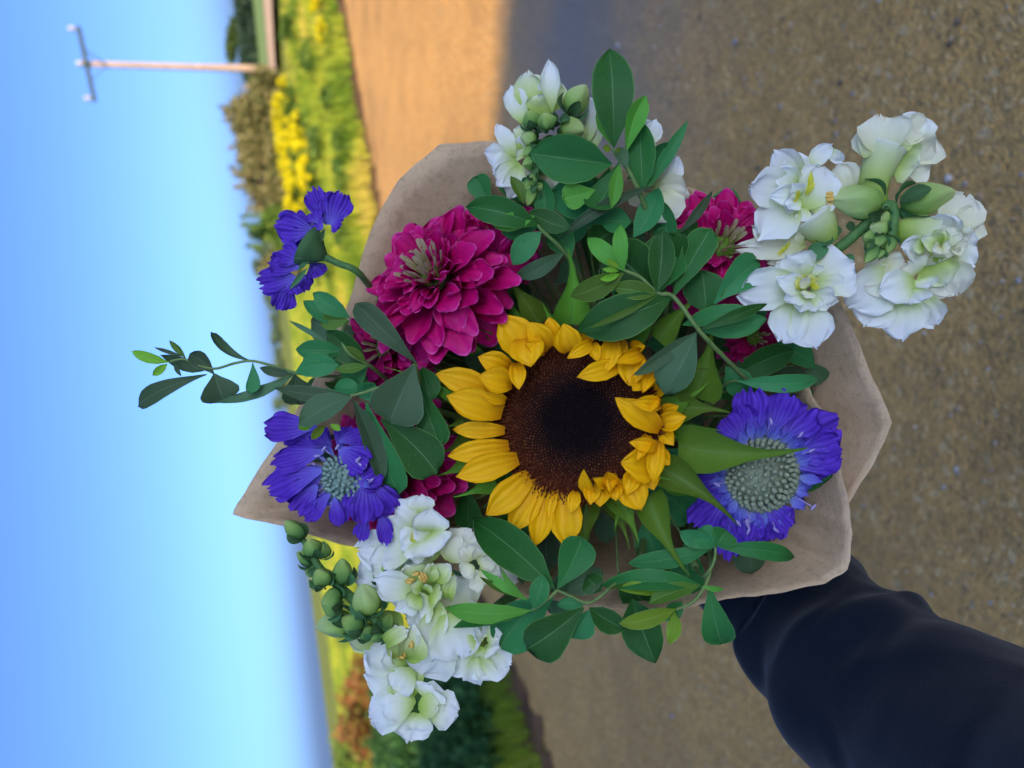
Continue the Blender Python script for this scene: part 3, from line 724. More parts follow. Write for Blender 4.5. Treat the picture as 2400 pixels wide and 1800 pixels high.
# ------------------------------------------------------------------ the bouquet
NECK = B(1545, 1110, -820)
AXIS = (B(1345, 985, 0) - NECK).normalized()
PI = math.pi
def neck_pt(i):
    a = i * 2.399; r = 0.016 * math.sqrt((i % 11) / 11.0)
    e = AXIS.orthogonal().normalized(); b = AXIS.cross(e)
    return NECK + (e * math.cos(a) + b * math.sin(a)) * r
STEMN = [0]
def stem_to_neck(t, head, dirn, r0, name='stem', mat=None, kk=0.35):
    STEMN[0] += 1
    q = neck_pt(STEMN[0]); L = (head - q).length
    pts = bez(head, head - dirn * L * kk, q + (head - q) * 0.25 + AXIS * 0.01, q - AXIS * 0.09, 14)
    return MB().add(*tube(pts, [r0 * (1 + 0.15 * i / 14) for i in range(15)], 8)).obj(name, mat or M_STEM, t)

def petal(t, name, mat, bx, by, z0, tx, ty, z1, w, **k):
    p0, p1 = B(bx, by, z0), B(tx, ty, z1)
    return mesh_obj(name, *(lambda r: (r[0], r[1]))(bl := blade(p0, p1, w * K((z0 + z1) / 2), **k)), mat, t, bl[2])

# --- sunflower
def sunflower():
    C = crop(1000, 700, 0.3859)
    t = empty('sunflower', B(1345, 985, -40), 'large yellow sunflower with dark brown disc in the bouquet centre', 'flower')
    cu, cv = 1352, 985
    f = DIR(-0.10, -0.10, 1.0); e1 = (RGT - f * RGT.dot(f)).normalized(); e2 = f.cross(e1)
    c0 = B(cu, cv, -10); k = K(0)
    R = 196 * k
    mt, nt, out = new_mat('sunflower_disc'); a, b, c_ = col_attr(nt)
    n1 = noise_tex(nt, 500, 3)
    col = ramp(nt, a, [(0, (0.004, 0.003, 0.004)), (0.40, (0.006, 0.004, 0.005)), (0.62, (0.040, 0.012, 0.007)), (0.8, (0.120, 0.026, 0.010)), (1, (0.13, 0.022, 0.008))])
    col = mixc(nt, math_(nt, 'MULTIPLY', b, 0.7), col, (0.46, 0.16, 0.055))
    col = mixc(nt, math_(nt, 'MULTIPLY', n1.outputs[0], 0.5), col, (0.01, 0.005, 0.005))
    surf(nt, out, col, 0.85, 0.06)
    def dome(rho): return 0.05 * R * (1 - rho * rho) - 0.07 * R * max(0, 1 - (rho / 0.5) ** 2)
    vs, fs, cs = [c0 + f * dome(0)], [], [(0, 0, 0)]
    for i in range(1, 15):
        for j in range(48):
            an = 2 * PI * j / 48; rho = i / 14
            vs.append(c0 + (e1 * math.cos(an) + e2 * math.sin(an)) * R * rho + f * dome(rho)); cs.append((rho, 0, 0))
    for j in range(48): fs.append((0, 1 + j, 1 + (j + 1) % 48))
    for i in range(13):
        for j in range(48):
            q = 1 + i * 48; fs.append((q + j, q + 48 + j, q + 48 + (j + 1) % 48, q + (j + 1) % 48))
    mesh_obj('disc', vs, fs, mt, t, cs)
    mb = MB(); n = 2300
    for i in range(n):
        rho = math.sqrt((i + .5) / n); an = i * 2.399963
        er = e1 * math.cos(an) + e2 * math.sin(an); et = -e1 * math.sin(an) + e2 * math.cos(an)
        s = R * 0.0175 * (0.85 + 0.35 * rho); h = R * (0.032 + 0.07 * smooth(.5, .9, rho))
        p = c0 + er * R * rho + f * (dome(rho) - R * .005)
        rr = random.Random(i); lean = er * h * (0.5 * rho + rr.uniform(-.25, .25)) + et * h * rr.uniform(-.3, .3)
        vs = [p + er * s, p + et * s, p - er * s, p - et * s, p + f * h * rr.uniform(.7, 1.25) + lean]
        hi = rr.uniform(.15, 1.25) * (.12 + .88 * smooth(.30, .62, rho))
        mb.add(vs, [(0, 1, 4), (1, 2, 4), (2, 3, 4), (3, 0, 4)], [(rho, 0, 0)] * 4 + [(rho, hi, 0)])
    mb.obj('disc_florets', mt, t, kind='stuff', smooth_=False)
    L = [  # base, tip, width (crop pixels), base z, tip z, options
     ((430,560),(62,455),165,-12,-2,dict(bend=.07,wrap=.5)), ((460,690),(123,590),200,-6,14,dict(bend=.10,wrap=.6)), ((475,800),(158,795),110,-14,-10,dict(bend=.08,wrap=.5)),
     ((500,890),(130,955),140,-10,2,dict(bend=.09,wrap=.55)), ((555,970),(182,1080),175,-6,10,dict(bend=.10,wrap=.6)), ((630,1070),(365,1312),185,-8,8,dict(bend=.10,wrap=.6)),
     ((700,1110),(505,1418),170,-10,0,dict(bend=.09,wrap=.5)), ((745,1150),(660,1502),150,-8,2,dict(bend=.08,wrap=.55,fold=.2)), ((840,1150),(850,1498),205,-4,10,dict(bend=.09,wrap=.55)),
     ((770,1160),(740,1330),80,-2,14,dict(bend=.1,wrap=.8)), ((905,1170),(878,1300),90,8,34,dict(bend=.16,wrap=.7)), ((1005,1190),(955,1036),105,6,52,dict(bend=.1,wrap=.9,roll=-.5)),
     ((1010,1120),(995,1252),125,6,26,dict(bend=.15,wrap=.9)), ((1165,1150),(1100,1050),150,6,60,dict(wrap=2.0,bend=.05)), ((1120,1060),(1110,1175),120,16,40,dict(wrap=1.4,bend=.2)),
     ((1195,1060),(1305,1285),205,4,22,dict(bend=.12,wrap=.8)), ((1400,1010),(1180,1000),240,6,40,dict(bend=.12,wrap=.7)), ((1410,860),(1372,1115),125,14,44,dict(bend=.12,wrap=.8)),
     ((1345,830),(1275,985),120,30,62,dict(wrap=1.5,bend=.1)), ((1400,900),(1230,870),110,34,56,dict(wrap=1.0,bend=.15)), ((1430,800),(1500,890),110,0,26,dict(wrap=.9,bend=.12)),
     ((1415,760),(1575,715),170,6,30,dict(wrap=1.3,bend=.12)), ((1420,790),(1148,605),165,20,52,dict(bend=.10,wrap=.6)), ((1420,640),(1245,630),120,28,62,dict(wrap=1.0,bend=.16)), ((1390,590),(1360,690),90,36,64,dict(wrap=1.3)),
     ((1370,440),(1310,575),150,22,58,dict(wrap=1.9,bend=.05)), ((1330,470),(1250,560),150,10,46,dict(wrap=.9,bend=.12)), ((1190,400),(915,475),130,18,52,dict(bend=.10,wrap=.5)),
     ((1300,330),(1150,390),150,20,58,dict(wrap=1.6,bend=.1)), ((1260,330),(1235,530),190,10,36,dict(wrap=.7,bend=.14)), ((1130,250),(1090,445),140,8,42,dict(wrap=.7,bend=.12)), ((1180,250),(1170,370),110,6,32,dict(wrap=.9)),
     ((1010,265),(855,360),95,14,50,dict(wrap=.8,bend=.15)), ((1010,270),(1040,385),90,14,46,dict(wrap=.9,bend=.1)), ((870,320),(830,152),190,4,26,dict(bend=.14,wrap=.8)), ((770,280),(745,112),130,0,16,dict(bend=.12,wrap=.7)),
     ((750,300),(610,140),165,4,28,dict(bend=.14,wrap=.8)), ((640,360),(455,98),235,-4,14,dict(bend=.10,wrap=.5)), ((590,240),(632,412),230,12,52,dict(bend=.12,wrap=.6)), ((720,320),(600,270),120,16,40,dict(wrap=1.2,bend=.1)),
     ((510,420),(315,350),150,0,18,dict(bend=.14,wrap=.7)), ((520,510),(318,470),180,4,26,dict(bend=.14,wrap=.8)), ((545,390),(560,552),120,12,46,dict(bend=.12,wrap=.9)), ((480,620),(345,580),90,2,14,dict(bend=.1,wrap=.7)),
     ((1060,1130),(1050,1265),140,2,24,dict(bend=.14,wrap=.9)), ((1130,1110),(1150,1230),140,6,30,dict(bend=.14,wrap=1.0)), ((1270,1040),(1215,1190),130,10,38,dict(bend=.14,wrap=.9)), ((1330,1000),(1380,1160),140,2,20,dict(bend=.12,wrap=.8)),
     ((1400,930),(1475,1010),120,0,22,dict(bend=.12,wrap=.9)), ((1430,700),(1530,650),110,-2,18,dict(bend=.12,wrap=.9)), ((1380,560),(1460,520),110,0,20,dict(bend=.12,wrap=.9)), ((1330,420),(1410,420),110,0,24,dict(bend=.12,wrap=1.1)), ((1240,300),(1330,290),110,0,20,dict(bend=.12,wrap=1.0)), ((1060,250),(1080,180),120,-4,14,dict(bend=.12,wrap=.8)), ((960,270),(960,190),120,-2,14,dict(bend=.12,wrap=.8)), ((1090,1130),(1010,1090),100,20,52,dict(wrap=1.3,bend=.1))]
    for i, (b_, t_, w, z0, z1, o) in enumerate(L):
        petal(t, 'petal', M_YEL, *C(*b_), z0 + (4 if z0 < 8 else 12), *C(*t_), z1 + 14, w * .3859 * 1.04, pr='sun', ruf=.02, rf=3, serr=.05, sf=9, frill=.008, ff=11, seed=i * 1.7, nl=12, nw=8, **o)
    Br = [((1128,816),(1075,737),60,-40,-10),((1150,790),(1118,770),26,-20,-8),((1116,827),(1087,777),40,-40,-20),((1262,760),(1161,629),95,-40,10),((1310,770),(1266,698),40,-30,-8),
          ((1335,760),(1330,556),120,-50,25),((1545,800),(1661,674),80,-40,0),((1625,930),(1672,752),150,-50,-10),((1550,890),(1697,863),60,-25,5),((1545,965),(1672,888),80,-25,10),((1570,960),(1725,968),95,-20,15),
          ((1590,1045),(1918,1050),150,-45,45),((1535,1090),(1748,1245),112,-35,35),((1520,1160),(1625,1365),105,-40,20),((1440,1160),(1503,1288),85,-30,15),((1375,1170),(1380,1330),95,-45,-20),
          ((1085,985),(1027,1004),24,-25,-10),((1100,1040),(1030,1065),78,-55,-40),((1160,1125),(1057,1167),62,-45,-15),((1075,945),(879,851),34,-50,0),((1500,1120),(1588,1128),40,-20,14),((1460,1180),(1440,1250),50,-30,-10),((1420,1160),(1480,1300),60,-50,-20),((1560,1120),(1690,1180),70,-50,-5),((1570,1010),(1700,1010),60,-60,-20),((1480,800),(1560,690),60,-60,-20),((1220,770),(1190,660),50,-60,-25),((1100,900),(1000,860),50,-60,-35),((1100,1080),(1010,1120),50,-60,-40),((1230,1190),(1200,1290),60,-60,-40),((1310,1190),(1330,1300),60,-60,-40)]
    for i, (b_, t_, w, z0, z1) in enumerate(Br):
        petal(t, 'bract', LEAF['b'], *b_, z0, *t_, z1, w * .85, pr='bra', wrap=.8, fold=.25, bend=.07, curl=(.35 if i % 3 else -.3), sway=(.05 if i % 2 else -.05), seed=i * 2.1, nl=16, nw=8)
    # dark green underside of the head and stem
    mb = MB(); hs = [(-.13, .96), (-.2, 1.0), (-.38, .85), (-.6, .45), (-.75, .12)]
    mb.add(*tube([c0 + f * (R * h - R * .02) for h, _ in hs], [R * r for _, r in hs], 28)).obj('receptacle', LEAF['b'], t)
    stem_to_neck(t, c0 - f * R * .6, f, .0065)
sunflower()

# --- zinnias
def zinnia(u, v, z, Rpx, face, label, rings, seed, nc=26, tilt_right=0.0):
    rs = random.Random(seed); c = B(u, v, z); k = K(z); R = Rpx * k; f = DIR(*face)
    e1 = (RGT - f * RGT.dot(f)).normalized(); e2 = f.cross(e1)
    t = empty('zinnia', c, label, 'flower', 'magenta zinnias')
    for ri, (n, rb, L, el, h, w) in enumerate(rings):
        off = rs.uniform(0, 6)
        for i in range(n):
            an = off + 2 * PI * i / n + rs.uniform(-.10, .10); r = e1 * math.cos(an) + e2 * math.sin(an)
            a = math.radians(el + rs.uniform(-13, 13))
            b = c + r * R * rb + f * R * (h + rs.uniform(-.015, .015)); Lp = R * L * rs.uniform(.88, 1.08)
            tip = b + (r * math.cos(a) + f * math.sin(a)) * Lp; nm = f * math.cos(a) - r * math.sin(a)
            bl = blade(b, tip, R * w * rs.uniform(.88, 1.12), nrm=nm, pr='spat', wrap=rs.uniform(.6, 1.5), bend=rs.uniform(-.05, .10), curl=rs.uniform(-.5, .25), tipr=.16, ruf=.03, rf=2, seed=rs.uniform(0, 9), roll=rs.uniform(-.25, .25), frill=.012, nl=11, nw=8)
            mesh_obj('petal', bl[0], bl[1], M_MAG, t, bl[2])
    for i in range(nc):
        an = i * 2.4; rho = math.sqrt((i + .5) / nc) * .17; r = e1 * math.cos(an) + e2 * math.sin(an)
        b = c + r * R * rho + f * R * .12; d = (f + r * (rho * 3.2)).normalized()
        bl = blade(b, b + d * R * rs.uniform(.22, .34), R * .085, nrm=-r, pr='spat', wrap=1.2, seed=i, nl=5, nw=4)
        mesh_obj('disc_floret', bl[0], bl[1], M_ZINC, t, bl[2])
    mb = MB(); mb.add(*tube([c + f * R * h for h in (.16, .05, -.1, -.28, -.36)], [R * .1, R * .2, R * .26, R * .18, R * .05], 14)).obj('calyx', LEAF['b'], t)
    stem_to_neck(t, c - f * R * .25, f, .004)
ZR = [(19, .18, .80, -14, -.18, .40), (19, .17, .76, 0, -.11, .39), (18, .15, .68, 13, -.05, .36), (17, .14, .58, 26, 0, .33), (15, .12, .47, 39, .04, .29), (13, .11, .36, 52, .08, .23), (10, .09, .26, 64, .10, .16)]
zinnia(1022, 655, -10, 222, (-.42, -.42, .80), 'large magenta zinnia with pale centre, left above the sunflower', ZR, 4)
zinnia(1165, 560, -70, 130, (.15, -.35, .9), 'magenta zinnia half hidden under the sprig, right of the large one', ZR[:5], 33, 8)
zinnia(1690, 585, -95, 178, (.10, -.25, .95), 'magenta zinnia tucked between sprig leaves and right snapdragon', ZR[:5], 9, 18)
zinnia(905, 1095, -110, 190, (-.30, .05, .95), 'magenta zinnia mostly hidden behind the blue scabiosa', ZR[:5], 14, 18)
zinnia(1765, 790, -230, 95, (.2, .1, .95), 'small magenta zinnia deep in the shade below the right snapdragon', ZR[:4], 21, 10)
zinnia(905, 815, -105, 130, (-.5, .1, .85), 'smaller magenta zinnia under the glaucous leaf, below the large one', ZR[:5], 27, 10)

# --- scabiosas
def scabiosa(label, cu, cv, cz, rpx, face, petals, C, s, inner=18, seed=0, cush=True, stem_dir=None, grey=(0.30, 0.36, 0.22), lilac=1.0, beads=80):
    rs = random.Random(seed); c = B(cu, cv, cz); k = K(cz); R = rpx * k; f = DIR(*face)
    e1 = (RGT - f * RGT.dot(f)).normalized(); e2 = f.cross(e1)
    t = empty('scabiosa', c, label, 'flower', 'purple scabiosas')
    extra = []
    for (b_, t_, w, z0, z1) in petals:
        a_ = rs.choice((-1, 1)) * rs.uniform(.25, .45); dx, dy = t_[0] - b_[0], t_[1] - b_[1]; q_ = rs.uniform(.72, .9)
        extra.append((b_, (b_[0] + q_ * (dx * math.cos(a_) - dy * math.sin(a_)), b_[1] + q_ * (dx * math.sin(a_) + dy * math.cos(a_))), w * .8, z0 - 8, z1 - 14))
    for i, (b_, t_, w, z0, z1) in enumerate(list(petals) + extra):
        petal(t, 'petal', M_PUR, *C(*b_), cz + z0, *C(*t_), cz + z1, w * s * 1.25, pr='fan', ruf=.06, rf=2.4, serr=.17, sf=4.6, tipr=.12, frill=.07, ff=8.0, bend=.05, wrap=.25, curl=rs.uniform(-.3, .3), roll=rs.uniform(-.3, .3), seed=seed + i * 1.37, nl=16, nw=20)
    if cush:
        mt = plain('scabiosa_cushion', tuple(g * .8 for g in grey), tuple(g * 1.25 for g in grey), 900)
        mb = MB(); n = beads; iv, ifc = ico()
        for i in range(n):
            rho = math.sqrt((i + .5) / n); an = i * 2.399963; r = e1 * math.cos(an) + e2 * math.sin(an)
            th = rho * 1.45; d = (f * math.cos(th) + r * math.sin(th)); p = c + (f * math.cos(th) * .60 + r * math.sin(th)) * R
            s_ = R * .098 * math.sqrt(95 / beads) * rs.uniform(.85, 1.15); et = d.cross(r if abs(d.dot(r)) < .95 else e2).normalized(); er = et.cross(d)
            vs = [p + (er * v.x + et * v.y) * s_ + d * (v.z * s_ * 1.5) for v in iv]
            mb.add(vs, ifc)
        core = [(f * math.cos(a) * .48, math.sin(a) * .88) for a in (0.03, .4, .8, 1.2, 1.57)]
        mb.add(*tube([c + q * R for q, _ in core], [R * r for _, r in core], 20))
        mb.obj('pincushion', mt, t, kind='stuff')
        for i in range(inner):
            an = 2 * PI * i / inner + rs.uniform(-.1, .1); r = e1 * math.cos(an) + e2 * math.sin(an); a = math.radians(rs.uniform(0, 40))
            b = c + r * R * .95 + f * R * rs.uniform(.0, .16); tip = b + (r * math.cos(a) + f * math.sin(a)) * R * rs.uniform(.45, .75) * lilac
            bl = blade(b, tip, R * .34, nrm=f, pr='fan', ruf=.09, rf=2, serr=.35, sf=4, tipr=.2, wrap=.5, frill=.05, seed=i + seed, nl=9, nw=10)
            mesh_obj('inner_petal', bl[0], bl[1], M_LIL, t, bl[2])
        for i in range(14):
            an = rs.uniform(0, 6.28); r = e1 * math.cos(an) + e2 * math.sin(an); d = (r + f * rs.uniform(.5, 1.1)).normalized()
            b = c + r * R * .9; p1 = b + d * R * rs.uniform(.5, .85)
            mb = MB(); mb.add(*tube([b, p1], [k * 1.2, k * 1.0], 5)); q = (e1 * rs.uniform(-1, 1) + e2 * rs.uniform(-1, 1)).normalized() * k * 9
            mb.add(*tube([p1 - q, p1 - q * .4, p1 + q * .4, p1 + q], [k * 1.0, k * 3.2, k * 3.2, k * 1.0], 6)); mb.obj('stamen', M_STAM, t)
    return t, c, R, f, rs
C3 = crop(560, 880, .2772)
pa = [((660,430),(195,455),215,0,10),((720,640),(290,760),180,10,0),((700,800),(195,970),260,12,10),((660,930),(480,1165),215,8,0),((770,1000),(565,1225),130,12,8),((810,1030),(838,1290),110,10,20),
      ((1060,900),(1070,1250),240,20,30),((1100,880),(1250,1230),230,16,10),((1190,1150),(1240,1450),110,0,16),((1090,1200),(1025,1410),90,4,10),((980,930),(1190,790),200,26,30),
      ((850,620),(1110,770),230,24,36),((850,560),(1065,490),120,12,20),((740,610),(410,500),140,0,-14),((780,600),(610,480),130,4,-6),((840,600),(900,430),130,2,0),((1000,700),(1130,760),150,10,20),((1160,950),(1280,1200),160,-10,-10)]
t, c, R, f, rs = scabiosa('blue violet scabiosa with grey green pincushion, at the left edge of the paper', 806, 1118, 5, 52, (-.30, .12, .94), pa, C3, .2772, 16, 3, grey=(0.22, 0.33, 0.26), lilac=1.2)
stem_to_neck(t, c - f * R * .3, f, .003)
C4 = crop(1600, 860, .3014)
pb = [((570,560),(515,165),230,0,0),((690,520),(840,180),210,0,0),((780,560),(1010,330),290,4,6),((850,620),(1205,420),300,6,10),((880,700),(1225,600),280,10,14),((880,780),(1215,700),200,8,10),((470,560),(330,380),220,0,-8),
      ((650,1060),(840,1255),190,6,12),((700,1120),(690,1350),190,0,-4),((570,1080),(480,1345),200,4,0),((380,960),(140,1190),240,0,-8),((350,850),(70,960),230,0,-10),((420,1060),(350,1500),220,0,-14),((330,1000),(90,1260),220,-6,-14),((640,1120),(590,1380),170,-4,-10),((1000,640),(1190,540),160,14,20)]
t, c, R, f, rs = scabiosa('deep violet scabiosa with pale domed centre, resting in the paper fold', 1783, 1112, -45, 84, (.06, .06, .99), pb, C4, .3014, 40, 8, grey=(0.25, 0.29, 0.18), lilac=.85, beads=150)
stem_to_neck(t, c - f * R * .3, f, .003)
CS = crop(560, 380, .2291)
pc = [((900,640),(765,215),165,0,10),((930,640),(1090,300),250,6,10),((950,600),(1050,660),170,8,10),((760,700),(380,650),280,6,10),((740,760),(520,800),220,0,0),((640,1010),(410,900),230,10,20),((700,900),(490,840),180,-6,-10),((620,1080),(300,1040),200,6,10),
      ((580,1180),(210,1260),240,4,6),((520,1240),(420,1520),210,6,4),((540,1230),(560,1370),150,8,10),((610,1140),(695,1325),140,-10,-12),((740,1030),(830,1195),190,-14,-20),((820,620),(740,500),170,12,16),((860,680),(760,600),160,14,10)]
t, c, R, f, rs = scabiosa('violet scabiosa seen from behind on its own stalk, against the goldenrod', 735, 590, 0, 40, (-.75, -.25, -.25), pc, CS, .2291, 0, 15, cush=False)
mb = MB(); d = (B(*CS(880, 970), 0) - B(*CS(700, 850), 0)).normalized()
mb.add(*tube([B(*CS(690,860),0), B(*CS(760,900),0), B(*CS(830,945),0), B(*CS(885,975),0)], [K()*52, K()*40, K()*22, K()*9], 14)).obj('calyx', M_SEP, t)
for (b_, t_, w) in (((820,900),(690,770),70),((760,960),(630,930),60),((700,1080),(520,1300),60),((780,880),(880,680),70),((740,960),(600,1110),60)):
    petal(t, 'sepal', M_SEP, *CS(*b_), 14, *CS(*t_), 16, w * .2291, pr='lan', wrap=.5, seed=w)
pts = catmull([B(*CS(870,965),0), B(*CS(1030,1040),-4), B(*CS(1210,1120),-14), B(900,700,-120), B(1100,850,-350), NECK], 5)
MB().add(*tube(pts, [K()*8]*len(pts), 8)).obj('stem', M_STEM, t)

# --- snapdragons
def bud(t, C, s, bx, by, tx, ty, r, z=0.0, dz=0.0, pale=False, sep=4, seed=0):
    p0, p1 = B(*C(bx, by), z), B(*C(tx, ty), z + dz); k = K(z)
    o = mesh_obj('bud', *(lambda q: (q[0], q[1]))(bm := bud_mesh(p0, p1, r * s * k * .95, 4, .13, seed=seed)), M_BUP if pale else M_BUD, t, bm[2])
    a = (p1 - p0).normalized(); e = a.orthogonal().normalized(); b = a.cross(e); L = (p1 - p0).length; rr = r * s * k
    for i in range(sep):
        an = 2 * PI * i / max(1, sep) + seed; d = e * math.cos(an) + b * math.sin(an)
        q0 = p0 + d * rr * .25 - a * L * .02; q1 = p0 + a * L * (.42 if pale else .55) + d * rr * 1.16
        bl = blade(q0, q1, rr * 1.05, nrm=d, pr='round', wrap=.9, bend=.16, seed=i, nl=7, nw=6)
        mesh_obj('sepal', bl[0], bl[1], M_SEP, o, bl[2])
    return o
def snap_petals(t, C, s, data, seed=0):
    MT = {'w': M_WHI, 'c': M_CRE, 'g': M_GRW, 't': M_THR}
    for i, row in enumerate(data):
        (b_, t_, w, z0, z1, kind) = row[:6]; o = dict(row[6]) if len(row) > 6 else {}
        rs = random.Random(seed * 100 + i)
        k = dict(pr='round', ruf=.06, rf=rs.uniform(1.6, 2.8), serr=.13, sf=3.4, frill=rs.uniform(.025, .055), ff=rs.uniform(4, 7.5), tipr=.05, bend=rs.uniform(-.02, .12), wrap=rs.uniform(.2, .6), curl=rs.uniform(-.45, .35), roll=rs.uniform(-.25, .25), seed=rs.uniform(0, 20), nl=16, nw=18)
        k.update(o)
        petal(t, 'throat' if kind == 't' else 'petal', MT[kind], *C(*b_), z0, *C(*t_), z1, w * s * 1.08, **k)
def flower_stem(t, pts, r): MB().add(*tube(catmull(pts, 5), [r] * (len(pts) * 5 - 4), 8)).obj('stem', M_STEM, t)
def anthers(t, C, lst, z, k):
    for i, (x, y, a) in enumerate(lst):
        p = B(*C(x, y), z + i % 3 * 4); d = DIR(math.cos(a), math.sin(a), .3)
        MB().add(*tube([p - d * k * 9, p - d * k * 5, p + d * k * 5, p + d * k * 9], [k * 2, k * 4.6, k * 4.6, k * 2], 8)).obj('anther', M_ANTH, t)

C7 = crop(640, 1140, .3737)
tA = empty('snapdragon', B(980, 1420, 0), 'white snapdragon with a tapering spike of green buds, lower left', 'flower', 'white snapdragons')
snap_petals(tA, C7, .3737, [
 ((930,230),(780,95),220,0,10,'w'),((930,170),(930,50),170,4,4,'w'),((980,280),(990,145),250,30,44,'w',dict(wrap=.9,bend=.2)),((1000,290),(880,230),170,20,34,'w'),((960,310),(1010,435),330,26,48,'w',dict(wrap=.7,bend=.18)),((960,320),(800,400),230,14,26,'w'),
 ((900,350),(620,370),330,0,0,'w'),((900,380),(500,400),260,-20,-20,'w'),((820,420),(560,530),260,-20,-26,'w'),((760,480),(590,470),190,0,12,'w'),((760,520),(490,580),200,-24,-30,'w'),
 ((1150,440),(1260,280),250,10,16,'c'),((1100,470),(1180,300),220,6,16,'c'),((1250,460),(1180,380),130,34,50,'c',dict(wrap=.9)),((1280,470),(1400,420),170,36,44,'c',dict(wrap=.8)),((1260,500),(1180,560),130,40,46,'c',dict(wrap=.9)),((1300,500),(1430,560),170,34,40,'c'),((1350,520),(1550,600),190,20,24,'c'),((1330,560),(1220,620),150,30,36,'c'),((1300,440),(1280,380),110,46,60,'c',dict(wrap=1.2)),
 ((920,620),(830,480),200,24,30,'g'),((960,600),(990,480),130,36,54,'g',dict(wrap=.9)),((1010,590),(1110,480),150,34,50,'g',dict(wrap=.9)),((1040,620),(1130,570),150,26,32,'g'),((900,640),(620,580),200,30,46,'w',dict(wrap=.7)),((880,660),(760,770),230,26,40,'w'),((920,680),(840,750),150,40,54,'g',dict(wrap=.9)),((980,680),(1070,700),160,40,52,'g',dict(wrap=.9)),((930,640),(870,620),110,54,70,'g',dict(wrap=1.2)),((960,650),(990,600),90,56,70,'g',dict(wrap=1.2)),
 ((1090,700),(1130,560),130,30,44,'g',dict(wrap=1.4,pr='strip')),((1000,720),(880,780),200,30,34,'w'),((1020,700),(960,940),260,10,14,'w'),
 ((1080,800),(1180,1080),330,30,30,'w'),((1010,760),(1020,1030),280,24,26,'w'),((1100,850),(880,1240),340,14,12,'w'),((1000,900),(880,1080),220,6,4,'w'),
 ((1330,930),(1250,900),150,26,40,'w',dict(wrap=.9)),((1340,950),(1430,920),150,36,50,'w',dict(wrap=1.0)),((1350,990),(1410,1030),170,34,46,'w',dict(wrap=1.0)),((1280,960),(1220,1000),110,30,40,'g'),((1290,1000),(1290,1080),110,24,30,'g'),((1380,900),(1320,860),150,30,42,'w'),
 ((1300,1040),(1500,1120),250,10,8,'w'),((1290,1040),(1300,1275),220,12,8,'w'),((1260,1040),(1170,1200),200,14,10,'w'),((1230,1060),(1110,1180),120,4,0,'w'),((1320,1040),(1400,1200),200,8,4,'w'),
 ((850,1120),(570,1010),260,-26,-30,'w'),((860,1180),(580,1160),280,-26,-30,'w'),((850,1250),(600,1330),280,-20,-24,'w'),((820,1130),(700,1000),220,-10,-10,'w'),((880,1150),(760,1290),200,0,10,'w'),((700,1000),(480,950),150,-34,-40,'g'),
 ((870,1320),(800,1130),230,0,-10,'g'),((890,1330),(590,1470),240,10,0,'w'),((880,1370),(660,1380),210,24,34,'w'),((960,1330),(1000,1240),240,10,20,'w'),((900,1420),(850,1595),230,16,16,'w'),((930,1420),(920,1570),160,22,24,'w'),((980,1380),(1165,1420),230,14,16,'w'),((980,1390),(1020,1500),190,12,8,'w'),((950,1340),(1080,1300),200,4,8,'w'),((910,1380),(1040,1370),150,26,34,'g'),
 ((1000,560),(760,470),330,-30,-40,'w'),((1050,640),(760,640),320,-40,-46,'g'),((1100,760),(860,860),340,-40,-50,'g'),((1180,800),(1120,560),300,-30,-30,'c'),((1200,860),(1330,760),280,-20,-20,'c'),((1150,900),(1250,1000),280,-14,-10,'w'),((1050,420),(900,330),300,-30,-30,'w'),((700,760),(640,620),160,-30,-30,'g'),((800,800),(700,900),220,-30,-40,'g'),
 ((930,320),(870,270),120,20,30,'t'),((1010,310),(1060,300),80,30,40,'t')], 1)
MB().add(*tube(catmull([B(*C7(1150,1000),-60), B(*C7(800,920),-10), B(*C7(600,800),0), B(*C7(450,660),6), B(*C7(300,520),6), B(*C7(220,380),4), B(*C7(120,260),2)], 5), [K()*(17 - 0.38 * i) for i in range(31)], 9)).obj('stem', M_STEM, tA)
for i, (bx, by, tx, ty, r, z, dz, pale) in enumerate([(190,330,75,215,62,6,4,0),(260,430,225,330,66,14,10,0),(300,450,320,345,60,0,0,0),(250,490,150,410,50,-4,-6,0),(290,520,200,540,52,-10,-6,0),(330,620,275,520,72,26,14,0),
    (440,620,430,450,72,4,6,0),(430,730,300,720,96,30,14,0),(610,800,560,610,96,34,16,1),(500,850,270,880,92,-8,-4,1),(560,900,430,820,78,18,10,0),(680,880,740,800,62,0,0,0),(700,560,640,500,72,-6,0,1),(620,940,540,870,60,6,4,0),(690,900,600,960,60,0,4,0)]):
    bud(tA, C7, .3737, bx, by, tx, ty, r, z, dz, bool(pale), 4, i)
# half open bud with anthers
snap_petals(tA, C7, .3737, [((840,1080),(760,890),190,30,56,'g',dict(wrap=1.1)),((840,1080),(880,880),220,30,60,'g',dict(wrap=1.1,bend=.2)),((850,1060),(720,1010),190,28,44,'g',dict(wrap=.9)),((840,1090),(930,980),160,26,50,'g',dict(wrap=1.1)),((700,980),(870,890),110,58,66,'g',dict(pr='strip',wrap=.8,bend=.2))], 7)
anthers(tA, C7, [(800,990,1.4),(805,1030,1.3),(800,1070,.2),(825,1000,1.7),(845,985,1.1),(870,990,1.4),(820,1050,1.2)], 58, K())
anthers(tA, C7, [(865,585,.1),(850,600,.1),(895,550,-.4),(905,545,.3),(935,560,1.0),(925,575,1.2),(955,565,1.0),(945,580,1.2)], 74, K())
stem_to_neck(tA, B(*C7(1150, 1000), -60), DIR(-.5, .3, .8), .0035)

